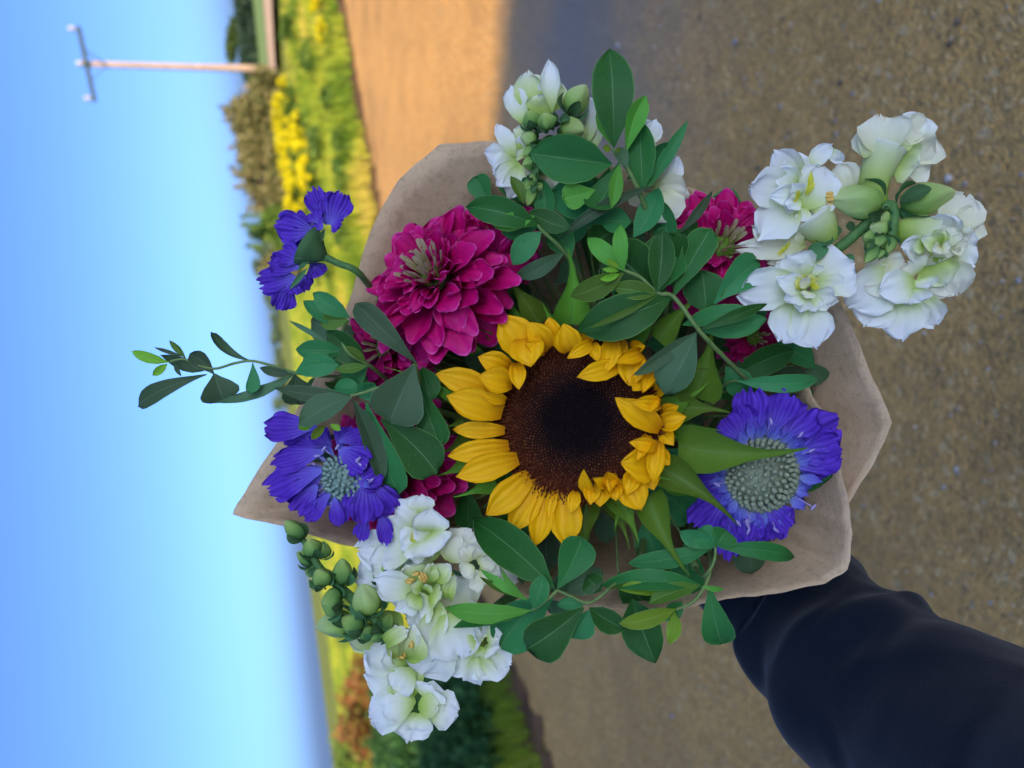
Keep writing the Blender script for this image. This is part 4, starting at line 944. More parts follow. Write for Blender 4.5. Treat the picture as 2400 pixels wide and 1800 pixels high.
CC = crop(1680, 220, .3737)
tC = empty('snapdragon', B(2000, 560, 0), 'white snapdragon leaning out over the road at the right', 'flower', 'white snapdragons')
snap_petals(tC, CC, .3737, [
 ((540,540),(350,360),200,10,20,'w'),((520,560),(470,370),170,8,16,'w'),((510,610),(165,560),240,10,22,'w'),((500,680),(265,905),270,12,16,'w'),((540,700),(470,780),200,14,24,'w'),((545,720),(700,420),270,16,34,'w',dict(wrap=.5,roll=.3)),((600,740),(680,640),200,12,20,'w'),((570,480),(720,320),110,6,24,'w',dict(sway=-.05)),((690,340),(795,420),75,20,16,'w',dict(bend=.2)),
 ((530,620),(340,640),140,30,46,'w',dict(wrap=.9)),((530,560),(365,480),150,26,42,'w',dict(wrap=.8)),((520,640),(470,560),120,36,56,'w',dict(wrap=1.0)),((520,650),(440,700),130,34,52,'w',dict(wrap=.9)),
 ((560,640),(530,450),120,20,34,'t',dict(wrap=.6)),((540,640),(590,520),90,22,36,'t'),((520,640),(470,630),80,40,50,'t'),
 ((520,1190),(130,1240),260,12,16,'w'),((540,1180),(420,1010),300,10,12,'w'),((600,1180),(860,1080),340,10,10,'w'),((600,1200),(780,1290),250,14,16,'w'),((510,1290),(400,1555),230,14,16,'w'),((530,1290),(630,1600),260,14,16,'w'),((560,1160),(560,1050),200,14,22,'w'),
 ((560,1230),(375,1160),150,30,46,'w',dict(wrap=.8)),((540,1250),(430,1290),170,34,44,'w',dict(wrap=.8)),((580,1260),(760,1290),160,34,44,'w',dict(wrap=.8)),((560,1270),(520,1370),120,36,44,'w',dict(wrap=.8)),((600,1260),(620,1370),120,30,40,'w',dict(wrap=.9)),((570,1210),(520,1150),90,48,60,'c',dict(wrap=1)),((580,1240),(560,1290),90,50,60,'c'),
 ((560,1200),(480,1160),90,38,46,'t'),((590,1210),(640,1180),90,38,46,'t'),((580,1210),(590,1130),80,34,42,'t'),
 ((1440,880),(1600,600),280,0,16,'c'),((1470,880),(1660,760),220,0,8,'c'),((1420,920),(1440,735),230,20,40,'w',dict(wrap=.7)),((1340,960),(1140,960),150,16,24,'w'),((1450,980),(1665,960),260,8,16,'w'),((1460,1020),(1620,1080),200,4,8,'w'),((1350,1000),(1200,1010),130,20,26,'c'),((1380,1000),(1400,1060),260,12,20,'c'),
 ((1400,950),(1300,900),140,40,56,'g',dict(wrap=1)),((1420,960),(1520,840),160,36,50,'c',dict(wrap=.9)),((1410,970),(1470,970),110,48,60,'c',dict(wrap=1.2)),((1400,960),(1360,990),110,46,58,'c',dict(wrap=1.1)),((1440,930),(1580,930),150,34,44,'c',dict(wrap=.9)),((1390,930),(1430,850),120,38,50,'g',dict(wrap=1)),((1300,940),(1220,960),100,30,36,'g'),
 ((1350,1040),(1500,1265),300,-6,-6,'c'),((1330,1040),(1430,1200),250,4,6,'g'),((1380,1060),(1550,1160),230,-4,-4,'c'),((1250,1130),(1180,1060),240,6,10,'c'),((1240,1180),(1025,1240),210,14,20,'w'),((1220,1220),(1230,1325),240,18,24,'w'),((1170,1270),(1160,1550),250,-6,-10,'w'),((1200,1270),(1250,1480),200,-8,-12,'w'),((1280,1260),(1380,1475),200,-20,-26,'w'),((1080,1240),(920,1480),250,-26,-34,'w'),((1120,1260),(1050,1480),220,-22,-30,'w'),((1120,1120),(820,1340),300,-14,-18,'w'),((1150,1080),(900,1200),260,-6,-10,'c'),((1040,1080),(1180,1060),160,-4,4,'c'),((1260,1160),(1300,1240),200,14,18,'w'),
 ((560,940),(150,960),190,-20,-20,'c',dict(serr=.3)),((520,980),(220,830),210,-20,-14,'c',dict(serr=.3)),((500,990),(320,1060),200,-16,-16,'c',dict(serr=.3)),((520,960),(400,820),200,-14,-6,'c'),((430,980),(410,960),100,4,10,'t'),((840,620),(760,440),180,-30,-34,'c'),((880,600),(850,430),150,-34,-36,'c')], 2)
# tubular side flower at the top
def corolla_tube(t, C, pts, rads, z):
    pp = [B(*C(x, y), zz) for (x, y), zz in zip(pts, z)]
    MB().add(*tube(catmull(pp, 5), np.interp(np.linspace(0, 1, len(pp) * 5 - 4), np.linspace(0, 1, len(pp)), rads) * K(), 12)).obj('corolla_tube', M_GRW, t)
corolla_tube(tC, CC, [(1000,700),(985,560),(1030,420),(1070,330)], [24, 34, 40, 46], [-6, 0, 4, 8])
corolla_tube(tC, CC, [(720,920),(650,840),(590,760)], [22, 42, 52], [-10, -4, 0])
corolla_tube(tC, CC, [(1120,870),(1230,860),(1340,900)], [20, 40, 50], [-14, -8, -2])
snap_petals(tC, CC, .3737, [((1040,400),(1030,120),340,20,18,'c',dict(wrap=.9,bend=.16,ruf=.02)),((1010,420),(940,180),230,14,6,'c',dict(ruf=.02)),((1090,360),(1200,140),260,10,12,'c'),((1130,380),(1420,210),330,2,10,'c'),((1150,400),(1400,400),280,4,8,'c'),((1120,400),(1260,450),240,8,10,'g'),((1180,330),(1310,110),220,0,6,'w'),((930,400),(960,220),120,22,22,'c'),((1100,360),(1180,260),150,26,30,'g')], 5)
bud(tC, CC, .3737, 1030, 690, 715, 660, 118, 10, 16, True, 3, 1); bud(tC, CC, .3737, 1150, 700, 1500, 610, 105, 0, 4, True, 4, 2)
for i, (bx, by, tx, ty, r, z) in enumerate([(1060,860,960,830,62,22),(1040,900,1000,960,50,34),(1090,900,1070,1000,50,26),(1010,960,930,1060,44,40),(980,900,920,900,50,16),(1060,800,1000,770,60,10),(1000,930,980,1000,60,20),(1040,980,1010,1030,36,40)]):
    bud(tC, CC, .3737, bx, by, tx, ty, r, z, 10, i in (0, 5), 3, i)
for i, (bx, by, tx, ty, w) in enumerate([(700,950,560,1020,120),(720,900,740,820,110),(640,950,700,870,130),(860,1020,800,1050,70),(850,860,830,800,60),(1000,760,1040,640,60)]):
    petal(tC, 'sepal', M_SEP, *CC(bx, by), 6, *CC(tx, ty), 14, w * .3737, pr='round', wrap=.8, seed=i)
flower_stem(tC, [B(*CC(560,1080),-70), B(*CC(760,970),-14), B(*CC(900,850),2), B(*CC(1010,740),10), B(*CC(1090,700),12), B(*CC(1110,770),16), B(*CC(1090,900),18)], K() * 13)
anthers(tC, CC, [(705,625,0),(708,645,0),(710,665,0),(706,690,0)], 30, K())
stem_to_neck(tC, B(*CC(560, 1080), -70), DIR(.5, -.4, .75), .0035)

C5 = crop(1080, 80, .2893)
tB = empty('snapdragon', B(1250, 400, 0), 'white snapdragon with round green buds behind upright leaves, top', 'flower', 'white snapdragons')
snap_petals(tB, C5, .2893, [
 ((500,720),(400,400),190,-26,-20,'w'),((600,640),(540,310),260,-24,-16,'g'),((640,620),(480,390),220,-26,-22,'w'),((740,640),(710,170),190,-10,6,'w',dict(wrap=1.1,pr='lan',ruf=.01)),((700,640),(780,380),230,-20,-14,'g'),((660,660),(660,480),260,-16,-8,'g'),((650,520),(640,500),60,10,12,'w'),
 ((440,1000),(170,960),170,-24,-14,'w'),((430,1000),(300,720),130,-20,-10,'w'),((460,1040),(250,1130),240,-26,-24,'w'),((470,1040),(280,1240),200,-22,-20,'w'),((480,1060),(390,1340),180,-20,-20,'w'),((520,980),(390,900),240,-30,-30,'w'),((560,900),(420,760),220,-28,-26,'g'),((500,1060),(560,1200),260,-26,-26,'c'),((700,1100),(800,1250),300,-40,-40,'c'),
 ((1000,900),(1020,500),240,-40,-34,'w'),((980,880),(900,480),220,-40,-40,'w'),((1060,950),(1080,560),200,-44,-40,'w'),
 ((1460,920),(1580,690),200,-40,-36,'w'),((1480,960),(1600,900),160,-40,-34,'c'),((1470,1150),(1590,990),200,-34,-28,'c'),((1560,1250),(1780,990),230,-34,-26,'w'),((1560,1260),(1840,1300),300,-34,-30,'c'),((1580,1250),(1690,1550),330,-36,-32,'c'),((1500,1280),(1500,1420),260,-44,-44,'c')], 3)
for i, (bx, by, tx, ty, r, z, dz, pale) in enumerate([(870,640,1020,410,105,0,14,1),(600,760,540,620,82,6,14,0),(720,760,670,640,86,16,30,0),(800,740,1010,790,100,0,10,1),(620,860,480,830,74,-6,4,1),(620,950,500,980,66,0,8,0),(600,1040,500,1060,62,2,8,0),
    (600,1200,540,1180,62,14,16,0),(580,1230,540,1390,66,20,16,0),(620,1220,650,1260,44,14,14,0),(570,1180,520,1260,50,26,14,0),(640,1080,720,1130,52,-4,4,0)]):
    bud(tB, C5, .2893, bx, by, tx, ty, r, z, dz, bool(pale), 4, i + 40)
flower_stem(tB, [B(*C5(900,1300),-120), B(*C5(800,1000),-40), B(*C5(740,850),-10), B(*C5(660,900),-4), B(*C5(620,1080),4), B(*C5(590,1200),12)], K() * 9)
stem_to_neck(tB, B(*C5(900, 1300), -120), DIR(-.3, -.5, .8), .0035)

# --- leafy sprigs: each leaf (base, tip, width, kind, z base, z tip, profile, options)
def sprig(label, leaves, stems, seed, neck=None):
    rs = random.Random(seed)
    b0 = stems[0][0]
    t = empty('leafy_sprig', B(*b0), label, 'sprig', 'leafy green sprigs')
    for i, row in enumerate(leaves):
        (bx, by), (tx, ty), w, kd, z0, z1 = row[:6]; pr = row[6] if len(row) > 6 else 'ell'; o = row[7] if len(row) > 7 else {}
        k = dict(pr=pr, fold=rs.uniform(.08, .42), bend=rs.uniform(.03, .13) * rs.choice((1, 1, -1)), roll=rs.uniform(-.35, .35), twist=rs.uniform(-.5, .5), curl=rs.uniform(-.4, .35), sway=rs.uniform(-.06, .06), ruf=.02, rf=1.6, serr=.05, sf=5, frill=.008, ff=7, seed=seed * 7 + i, nl=16, nw=10)
        k.update(o)
        petal(t, 'leaf', LEAF[kd], bx, by, z0, tx, ty, z1, w * 1.08 / max(.75, math.cos(k['roll'])), **k)
    for pts, r in [(s[:-1], s[-1]) for s in stems]:
        pp = catmull([B(*p) for p in pts], 5)
        MB().add(*tube(pp, [r * K() * (1 - .35 * j / len(pp)) for j in range(len(pp))], 7)).obj('stem', M_TWIG, t)
    if neck: stem_to_neck(t, B(*neck), (B(*neck) - NECK).normalized(), .0022, mat=M_TWIG)
    return t
sprig('upright leafy sprig at the top with one tall dark leaf', [
 ((1439,346),(1429,107),92,'m',60,50,'ell',dict(roll=.1,sway=0)),((1434,385),(1239,359),104,'m',70,75,'ell',dict(roll=-.1,sway=0)),((1469,352),(1518,212),46,'y',72,70,'lan',dict(fold=.7)),((1505,450),(1497,282),66,'m',40,36,'ell'),
 ((1511,447),(1620,259),30,'m',46,40,'lan'),((1470,395),(1446,346),34,'g',80,84,'obo'),((1452,381),(1390,505),70,'m',66,56,'obo'),((1452,383),(1433,497),32,'y',74,66,'lan',dict(fold=.6)),((1395,445),(1317,468),58,'y',56,54,'obo',dict(roll=.1)),
 ((1440,480),(1280,462),92,'m',24,20,'ell'),((1534,436),(1306,559),28,'g',54,58,'lan'),((1485,556),(1549,442),54,'m',34,30,'ell'),((1440,346),(1408,240),40,'y',48,40,'lan'),((1470,420),(1560,330),40,'m',20,10,'ell'),
 ((1420,470),(1360,420),60,'m',20,16,'ell'),((1480,520),(1400,520),60,'m',16,10,'ell'),((1440,540),(1380,580),70,'m',0,0,'ell'),((1450,360),(1440,350),20,'s',84,90,'ell'),((1432,352),(1412,344),16,'s',70,76,'ell')],
 [((1560,700,-120),(1520,520,0),(1500,455,50),(1470,395,66),(1436,350,62),7)], 1, (1560,700,-120))
sprig('low leafy sprig draped over the large zinnia', [
 ((1262,528),(1081,482),64,'m',58,66,'ell',dict(roll=.05)),((1253,507),(1151,530),40,'y',66,74,'ell'),((1340,536),(1239,494),50,'m',50,50,'ell'),((1269,543),(1200,620),50,'m',60,56,'ell'),((1322,593),(1203,662),38,'g',40,30,'ell'),
 ((1227,478),(1197,410),28,'y',40,36,'lan'),((1262,530),(1170,545),40,'m',46,40,'ell'),((1275,545),(1250,500),40,'m',30,26,'ell'),((1340,600),(1290,520),60,'m',10,0,'ell'),((1280,540),(1262,420),46,'m',10,0,'ell')],
 [((1380,690,-100),(1325,595,20),(1270,540,58),(1262,528,60),5)], 2, (1380,690,-100))
sprig('slim leaf sprig between the top snapdragon and right zinnia', [
 ((1589,549),(1670,445),22,'g',30,34,'lan'),((1560,600),(1550,470),60,'m',-10,-20,'ell'),((1570,620),(1620,540),60,'m',-20,-30,'ell'),((1590,560),(1640,520),30,'m',0,0,'ell')],
 [((1580,700,-140),(1580,600,-20),(1589,549,30),4)], 3, (1580,700,-140))
sprig('bright young sprig above the sunflower', [
 ((1463,634),(1368,552),42,'y',84,90,'ell',dict(roll=0)),((1463,632),(1454,521),34,'y',86,94,'ell',dict(roll=0)),((1462,640),(1330,698),52,'y',84,84,'ell',dict(roll=0)),((1450,628),(1422,608),13,'s',98,106,'ell'),((1450,636),(1411,632),11,'s',100,110,'ell'),((1452,642),(1404,653),15,'s',98,104,'ell'),
 ((1542,687),(1432,670),42,'y',84,92,'ell',dict(roll=.1)),((1538,686),(1553,536),56,'m',88,90,'ell',dict(roll=.3)),((1544,684),(1586,590),64,'m',80,74,'obo'),((1579,695),(1677,519),70,'m',76,76,'obo',dict(roll=0)),
 ((1573,699),(1343,777),98,'m',74,66,'ell',dict(roll=.05,fold=.1)),((1539,693),(1361,773),15,'y',88,84,'lan',dict(fold=.3)),((1633,778),(1473,884),36,'g',66,74,'ell'),((1630,781),(1556,924),84,'g',68,66,'obo',dict(roll=.1)),
 ((1639,774),(1800,712),28,'m',70,60,'lan'),((1600,762),(1762,718),46,'m',56,50,'ell'),((1650,778),(1796,748),56,'m',30,20,'ell'),((1573,670),(1570,545),96,'m',30,16,'obo'),((1532,674),(1419,571),118,'m',24,16,'ell'),
 ((1673,712),(1788,602),80,'m',16,6,'obo'),((1655,735),(1650,630),90,'m',0,-10,'ell'),((1500,690),(1440,690),50,'m',20,14,'ell'),((1480,640),(1430,600),70,'m',6,0,'ell')],
 [((1760,900,-120),(1690,830,20),(1639,775,70),(1579,696,76),(1542,687,84),(1500,650,84),(1463,634,86),6)], 4, (1760,900,-120))
sprig('leafy sprig hanging below the sunflower petals', [
 ((1299,1379),(1088,1202),92,'m',66,70,'ell',dict(roll=0,sway=.03)),((1307,1379),(1364,1257),84,'m',66,70,'obo',dict(roll=0)),((1251,1427),(1271,1345),42,'m',72,80,'ell'),((1244,1431),(1027,1420),44,'y',70,74,'ell',dict(roll=.1)),((1244,1433),(1046,1463),38,'m',70,74,'lan'),
 ((1295,1400),(1168,1517),118,'m',40,24,'obo'),((1368,1424),(1225,1529),100,'m',62,54,'obo',dict(roll=0)),((1381,1424),(1471,1479),54,'m',60,54,'ell'),((1368,1419),(1302,1417),28,'m',52,48,'ell'),((1381,1430),(1340,1500),60,'m',30,20,'ell'),
 ((1237,1407),(1122,1328),22,'y',76,86,'lan'),((1225,1400),(1120,1348),16,'y',78,84,'lan'),((1230,1400),(1172,1337),18,'y',82,90,'lan'),((1410,1385),(1370,1350),56,'m',30,20,'ell'),((1330,1390),(1420,1340),60,'g',30,20,'ell')],
 [((1500,1320,-80),(1440,1370,30),(1383,1412,58),(1340,1398,64),(1306,1383,66),4.5),((1306,1383,66),(1280,1408,70),(1247,1431,71),4.5)], 5, (1500,1320,-80))
sprig('bright tipped sprig over the bottom edge of the paper', [
 ((1643,1372),(1399,1366),50,'m',44,40,'ell'),((1640,1373),(1512,1420),38,'y',56,62,'ell'),((1640,1371),(1420,1376),14,'y',52,50,'lan'),((1540,1394),(1445,1374),28,'s',56,60,'ell'),((1585,1427),(1445,1465),38,'s',56,60,'ell',dict(roll=.1)),((1581,1434),(1570,1510),32,'s',54,52,'ell'),
 ((1481,1403),(1539,1563),92,'m',30,20,'ell',dict(roll=0)),((1663,1372),(1694,1527),70,'m',46,40,'obo',dict(roll=.1)),((1643,1374),(1702,1381),13,'y',54,54,'lan'),((1600,1410),(1560,1450),36,'m',36,30,'ell'),((1500,1440),(1580,1450),30,'m',40,40,'lan'),((1572,1440),(1590,1480),10,'m',40,36,'lan')],
 [((1660,1290,-110),(1665,1330,10),(1655,1368,50),(1625,1410,56),(1585,1428,56),5)], 6, (1660,1290,-110))
sprig('dark sprig lying on the paper beside the violet scabiosa', [
 ((1675,1283),(1591,1250),44,'m',40,44,'ell'),((1677,1281),(1706,1241),60,'m',40,44,'obo'),((1676,1283),(1630,1243),60,'m',38,42,'obo'),((1670,1283),(1460,1312),44,'m',36,30,'ell'),((1684,1283),(1886,1313),40,'m',40,30,'ell',dict(roll=.1))],
 [((1630,1330,-90),(1650,1350,10),(1672,1320,36),(1677,1283,40),5)], 7, (1630,1330,-90))
CL = crop(280, 740, .3526)
def cl(x, y): return CL(x, y)
sprig('thin leafy sprig reaching out against the blue sky', [
 (cl(580,390),cl(48,624),46,'g',0,10,'obo',dict(roll=.1)),(cl(330,310),cl(80,235),24,'s',6,10,'ell'),(cl(320,320),cl(222,398),18,'s',6,8,'ell'),(cl(440,282),cl(310,150),16,'y',4,8,'lan'),(cl(430,272),cl(235,206),9,'g',0,0,'lan'),(cl(560,368),cl(268,262),32,'g',2,4,'ell'),(cl(360,310),cl(412,402),10,'g',2,2,'lan'),
 (cl(630,390),cl(470,250),40,'g',4,10,'obo'),(cl(630,385),cl(700,575),84,'g',6,4,'obo',dict(roll=0)),(cl(880,300),cl(588,135),22,'g',0,-6,'obo',dict(roll=.6)),(cl(885,312),cl(892,532),28,'m',0,4,'obo',dict(roll=.4)),(cl(1165,385),cl(630,606),28,'g',-4,-8,'lan'),(cl(1160,385),cl(925,345),22,'g',-4,-4,'ell'),
 (cl(1170,375),cl(1475,330),52,'m',0,10,'ell'),(cl(1165,390),cl(1205,592),80,'g',-10,-14,'obo')],
 [((930,930,-160),(840,890,-60),(740,880,-10),(692,874,-2),(640,858,0),(590,846,0),(548,852,2),(506,864,4),(470,858,4),(430,842,4),(398,848,5),4)], 8, (930,930,-160))
sprig('cluster of small leaves beside the large zinnia, left', [
 (cl(1490,232),cl(1158,225),48,'m',6,10,'ell',dict(roll=0)),((816,751),(744,758),40,'y',20,22,'ell'),((781,762),(711,705),34,'m',10,6,'ell'),((820,745),(731,688),42,'m',16,14,'ell'),((772,805),(674,748),12,'g',8,8,'lan'),(cl(1640,312),cl(1500,195),20,'y',30,36,'ell'),(cl(1650,332),cl(1428,367),24,'y',34,40,'ell'),
 (cl(1640,320),cl(1380,95),66,'m',4,0,'ell'),(cl(1650,332),cl(1460,445),54,'m',10,6,'ell'),(cl(1480,300),cl(1220,285),50,'m',-6,-6,'ell'),(cl(1500,260),cl(1340,310),40,'m',0,0,'ell')],
 [((920,900,-120),(862,854,20),(820,830,10),(800,790,6),(815,750,14),5)], 9, (920,900,-120))
sprig('broad glaucous leaf sprig between blue scabiosa and sunflower', [
 (cl(1520,527),cl(1030,478),34,'g',56,66,'ell',dict(roll=.2)),(cl(1545,540),cl(1190,752),62,'g',58,66,'ell',dict(roll=.3)),(cl(1290,690),cl(1185,752),26,'s',64,70,'ell'),(cl(1370,730),cl(1268,824),20,'s',62,66,'ell'),(cl(1400,720),cl(1475,765),14,'s',60,60,'ell'),(cl(1500,530),cl(1262,590),50,'m',30,26,'ell'),(cl(1610,490),cl(1405,465),40,'m',30,30,'ell'),
 ((971,856),(912,992),122,'g',70,74,'obo',dict(roll=0,sway=0)),((977,852),(825,697),58,'g',66,76,'obo',dict(roll=.1)),((826,935),(906,1148),44,'g',58,54,'ell'),((859,944),(931,1180),92,'m',40,34,'obo'),((893,983),(1030,1116),100,'m',50,46,'obo',dict(roll=0)),((985,895),(1044,1050),66,'m',20,10,'obo'),((840,930),(880,900),50,'m',30,30,'ell'),((990,860),(1010,940),60,'m',10,0,'ell')],
 [((1010,960,-140),(985,900,20),(974,854,66),5),((974,854,66),(930,890,60),(870,915,56),(822,928,56),5)], 10, (1010,960,-140))
sprig('dark single leaf lying deep in the paper, right of the bracts', [((1730,893),(1937,889),40,'m',-60,-40,'ell',dict(roll=.1)),((1700,860),(1760,930),60,'m',-120,-120,'ell'),((1720,880),(1860,820),60,'m',-170,-160,'ell')],
 [((1660,940,-200),(1700,900,-100),(1730,893,-60),4)], 11, (1660,940,-200))
# deep filling foliage under the flower heads
rs = random.Random(77); FILL = []
for i in range(95):
    a = i * 2.399; r = 90 + 440 * math.sqrt((i + .5) / 95)
    u, v = 1340 + r * 1.05 * math.cos(a), 900 + r * .88 * math.sin(a)
    d = rs.uniform(60, 110); an = a + rs.uniform(-.9, .9)
    if u < 830 and v > 1180: continue
    if u > 1760 and v > 1120: continue
    if u < 1060 and v < 640: continue
    if u > 1700 and v < 640: continue
    z = -120 - .16 * (520 - r) - rs.uniform(0, 90)
    FILL.append(((u, v), (u + d * 1.3 * math.cos(an), v + d * 1.3 * math.sin(an)), d * .75, rs.choice('mmmb' if False else 'mmmg'), z, z + rs.uniform(-20, 25), rs.choice(['ell', 'obo'])))
for q in range(5):
    L_ = [f for j, f in enumerate(FILL) if int(((math.atan2(f[0][1] - 900, f[0][0] - 1340) + PI) / (2 * PI)) * 5) % 5 == q]
    nm = ['dark mature foliage filling under the large zinnia', 'dark mature foliage filling under the top snapdragon', 'dark mature foliage filling behind the sunflower bracts, right', 'dark mature foliage filling under the sunflower, lower side', 'dark mature foliage filling behind the lower left snapdragon'][q]
    L_ = L_ or FILL[:1]
    st = [((1500, 1060, -600), (int(f[0][0] * .6 + 1450 * .4), int(f[0][1] * .6 + 1000 * .4), f[4] - 120), (f[0][0], f[0][1], f[4]), 4) for f in L_]
    sprig(nm, L_, st, 20 + q)

# --- kraft paper wrap: two overlapping sheets
def sheet(name, rim, t, nv=22, conc=0.05, seed=0):
    """rim: list of (u,v,z); runs down to the neck"""
    q_ = [B(*p) for p in rim]; sm = catmull(q_, 7); rp = []
    for i_, p_ in enumerate(sm):
        a_, f_ = divmod(i_, 7); lin = q_[a_].lerp(q_[min(a_ + 1, len(q_) - 1)], f_ / 7); rp.append(p_.lerp(lin, .75))
    vs, fs, cs = [], [], []
    n = len(rp)
    for i, p in enumerate(rp):
        d = p - NECK; d = d - AXIS * d.dot(AXIS); q = NECK + d.normalized() * (0.021 + seed * .0012)
        for j in range(nv + 1):
            s = j / nv; w = p.lerp(q, s)
            out = d.normalized() * conc * .12 * math.sin(PI * s)
            cr = abs(((i * .137 + .35 * noise.noise(V((i * .11, seed, 4)))) % 1.0) - .5) * 2
            wr = .0045 * (cr - .5) * (.10 + .90 * math.sin(PI * min(1, s * 1.1))) + .0010 * math.sin(i * 1.15 + seed) * math.sin(PI * min(1, s * 1.2)) + .0012 * noise.noise(V((i * .35, s * 5, seed)))
            vs.append(w + out + d.normalized() * wr); cs.append((s, i / n, 0))
    for i in range(n - 1):
        for j in range(nv):
            a = i * (nv + 1) + j; fs.append((a, a + 1, a + nv + 2, a + nv + 1))
    o = mesh_obj(name, vs, fs, M_PAPER, t, cs)
    md = o.modifiers.new('thickness', 'SOLIDIFY'); md.thickness = .0003; md.offset = 0
    return o
tp = empty('paper_wrap', NECK, 'brown kraft paper cone wrapped round the bouquet', 'paper')
sheet('paper_sheet', [(1250,1400,-130),(1050,1330,-130),(900,1300,-110),(800,1275,-95),(660,1232,-90),(545,1205,-88),(600,1110,-95),(668,1010,-105),(770,830,-110),(832,660,-105),(868,540,-95),(935,420,-90),(1030,340,-88),(1165,331,-95),(1400,380,-130),(1650,450,-150),(1850,590,-140),(1975,715,-110),(2030,850,-90),(2090,990,-80),(2050,1080,-100),(1985,1185,-130),(1900,1250,-260)], tp, seed=1.0)
sheet('paper_sheet', [(1880,880,-170),(1930,970,-120),(1958,1050,-80),(1985,1160,-66),(1997,1250,-64),(1987,1335,-66),(1930,1367,-72),(1800,1394,-84),(1700,1404,-92),(1600,1424,-100),(1480,1430,-115),(1340,1415,-130),(1150,1380,-150)], tp, seed=0.0, conc=.04)
MB().add(*tube([NECK + AXIS * .012, NECK + AXIS * .004, NECK - AXIS * .004, NECK - AXIS * .012], [.0228, .0232, .0232, .0228], 20, cap=False)).obj('string_tie', plain('jute_string', (.35, .25, .13), (.5, .38, .22), 400), tp)
rim_ = [NECK, NECK - AXIS * .03, NECK - AXIS * .07, NECK - AXIS * .11]
MB().add(*tube(rim_, [.0215, .021, .024, .03], 22, cap=False)).obj('paper_tail', M_PAPER, tp)

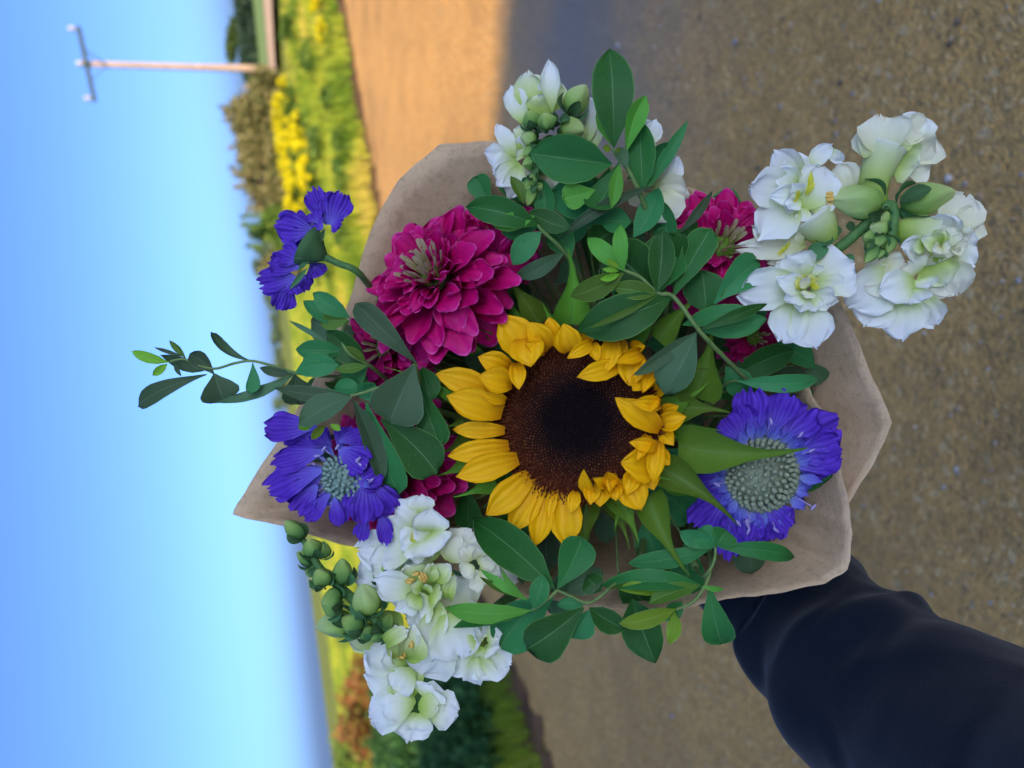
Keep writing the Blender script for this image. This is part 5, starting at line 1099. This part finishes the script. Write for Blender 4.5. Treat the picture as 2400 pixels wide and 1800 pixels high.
# --- the photographer's arm: dark sleeve and the hand round the paper neck
def arm():
    base = P(2800, 2150, .20)
    t = empty('person', base, 'photographer in a dark navy fleece sleeve, left arm holding the bouquet', 'person')
    ctr = [(1670, 1240, .535, .038), (1755, 1335, .520, .042), (1850, 1400, .505, .0485), (1932, 1488, .480, .053), (2010, 1580, .455, .0575), (2150, 1680, .42, .0600), (2330, 1790, .375, .0610), (2560, 1950, .32, .061), (2850, 2150, .25, .062)]
    pts = [P(u, v, d) for u, v, d, r in ctr]; pp = catmull(pts, 7)
    rr = np.interp(np.linspace(0, 1, len(pp)), np.linspace(0, 1, len(ctr)), [c[3] for c in ctr])
    n = 56; vs, fs, cs = [], [], []; ref = None
    for i, p in enumerate(pp):
        tg = (pp[min(i + 1, len(pp) - 1)] - pp[max(0, i - 1)]).normalized()
        ref = (-FWD if ref is None else ref); ref = (ref - tg * ref.dot(tg)).normalized(); b = tg.cross(ref); s = i / (len(pp) - 1)
        for k in range(n):
            a = 2 * PI * k / n
            w = noise.noise(V((math.cos(a) * 1.1, math.sin(a) * 1.1, s * 5.0 + 3))) * .12
            w += .085 * math.sin(s * 26 + 2.2 * math.cos(a + .6) + 1.0 * math.sin(2 * a)) * smooth(0, .1, s) * (1 - smooth(.45, .8, s))
            w += .05 * noise.noise(V((math.cos(a) * 2.5, math.sin(a) * 2.5, s * 14)))
            ph_ = s * 19 + 1.6 * math.cos(a + .4) + .9 * noise.noise(V((math.cos(a) * 1.5, math.sin(a) * 1.5, s * 3)))
            w += .055 * (1 - abs(math.sin(ph_))) ** 3 * (1 - smooth(.4, .85, s)) * smooth(.05, .12, s)
            ph2 = s * 7 + 2.4 * math.sin(a * 1.0 + 1.0); w += .04 * (1 - abs(math.sin(ph2))) ** 4 * smooth(.3, .5, s)
            cuff = .94 * (1 - .12 * smooth(.06, 0, s))
            vs.append(p + (ref * math.cos(a) + b * math.sin(a)) * rr[i] * (1 + w) * cuff); cs.append((s, k / n, 0))
    for i in range(len(pp) - 1):
        for k in range(n): fs.append((i * n + k, i * n + (k + 1) % n, (i + 1) * n + (k + 1) % n, (i + 1) * n + k))
    o = mesh_obj('sleeve', vs, fs, M_CLOTH, t, cs)
    md = o.modifiers.new('smooth', 'SUBSURF'); md.levels = md.render_levels = 1
    md = o.modifiers.new('cloth', 'SOLIDIFY'); md.thickness = .003; md.offset = -1
    cf, cr_ = [], []
    for q in (1, 2, 3, 4, 5, 6): cf.append(pp[q]); cr_.append(rr[q] * .94 * (1.0, 1.02, 1.03, 1.03, 1.02, 1.0)[q - 1])
    MB().add(*tube(cf, cr_, 40, cap=False)).obj('cuff', M_CLOTH, t)
    # hand: palm and five fingers grown from one skeleton
    wr = pp[2]; hold = NECK - AXIS * .02; dirh = (hold - wr).normalized()
    side = AXIS; out_ = dirh.cross(side).normalized(); out_ = out_ if out_.dot(FWD) > 0 else -out_
    vsk, esk, rad = [], [], []
    def add(p, r, par=None):
        vsk.append(tuple(p - base)); rad.append(r)
        if par is not None: esk.append((par, len(vsk) - 1))
        return len(vsk) - 1
    w0 = add(pp[6], .030); w1 = add(wr, .026, w0); w2 = add(wr.lerp(hold, .45) + out_ * .012, .026, w1)
    palm = add(hold - dirh * .030 + out_ * .012, .024, w2)
    for i in range(4):
        o_ = side * (.030 - .020 * i); ln = (.9, 1.0, .95, .78)[i]; par = palm
        kn = add(hold + o_ - dirh * .026 + out_ * .022, .0105, par)
        a1 = add(hold + o_ + dirh * .012 + out_ * .036 * ln, .0095, kn)
        a2 = add(hold + o_ + dirh * .036 * ln + out_ * .006, .0088, a1)
        add(hold + o_ + dirh * .024 * ln - out_ * .026, .0078, a2)
    th = add(hold + side * .034 - dirh * .034 - out_ * .008, .012, palm)
    th2 = add(hold + side * .046 - dirh * .008 - out_ * .030, .0105, th); add(hold + side * .050 + dirh * .018 - out_ * .036, .009, th2)
    me = bpy.data.meshes.new('hand'); me.from_pydata(vsk, esk, []); me.materials.append(M_SKIN)
    h = bpy.data.objects.new('hand', me); COL.objects.link(h); h.parent = t
    md = h.modifiers.new('skin', 'SKIN')
    for i, r in enumerate(rad): me.skin_vertices[0].data[i].radius = (r, r)
    me.skin_vertices[0].data[palm].use_root = True
    s2 = h.modifiers.new('sub', 'SUBSURF'); s2.levels = s2.render_levels = 2
arm()
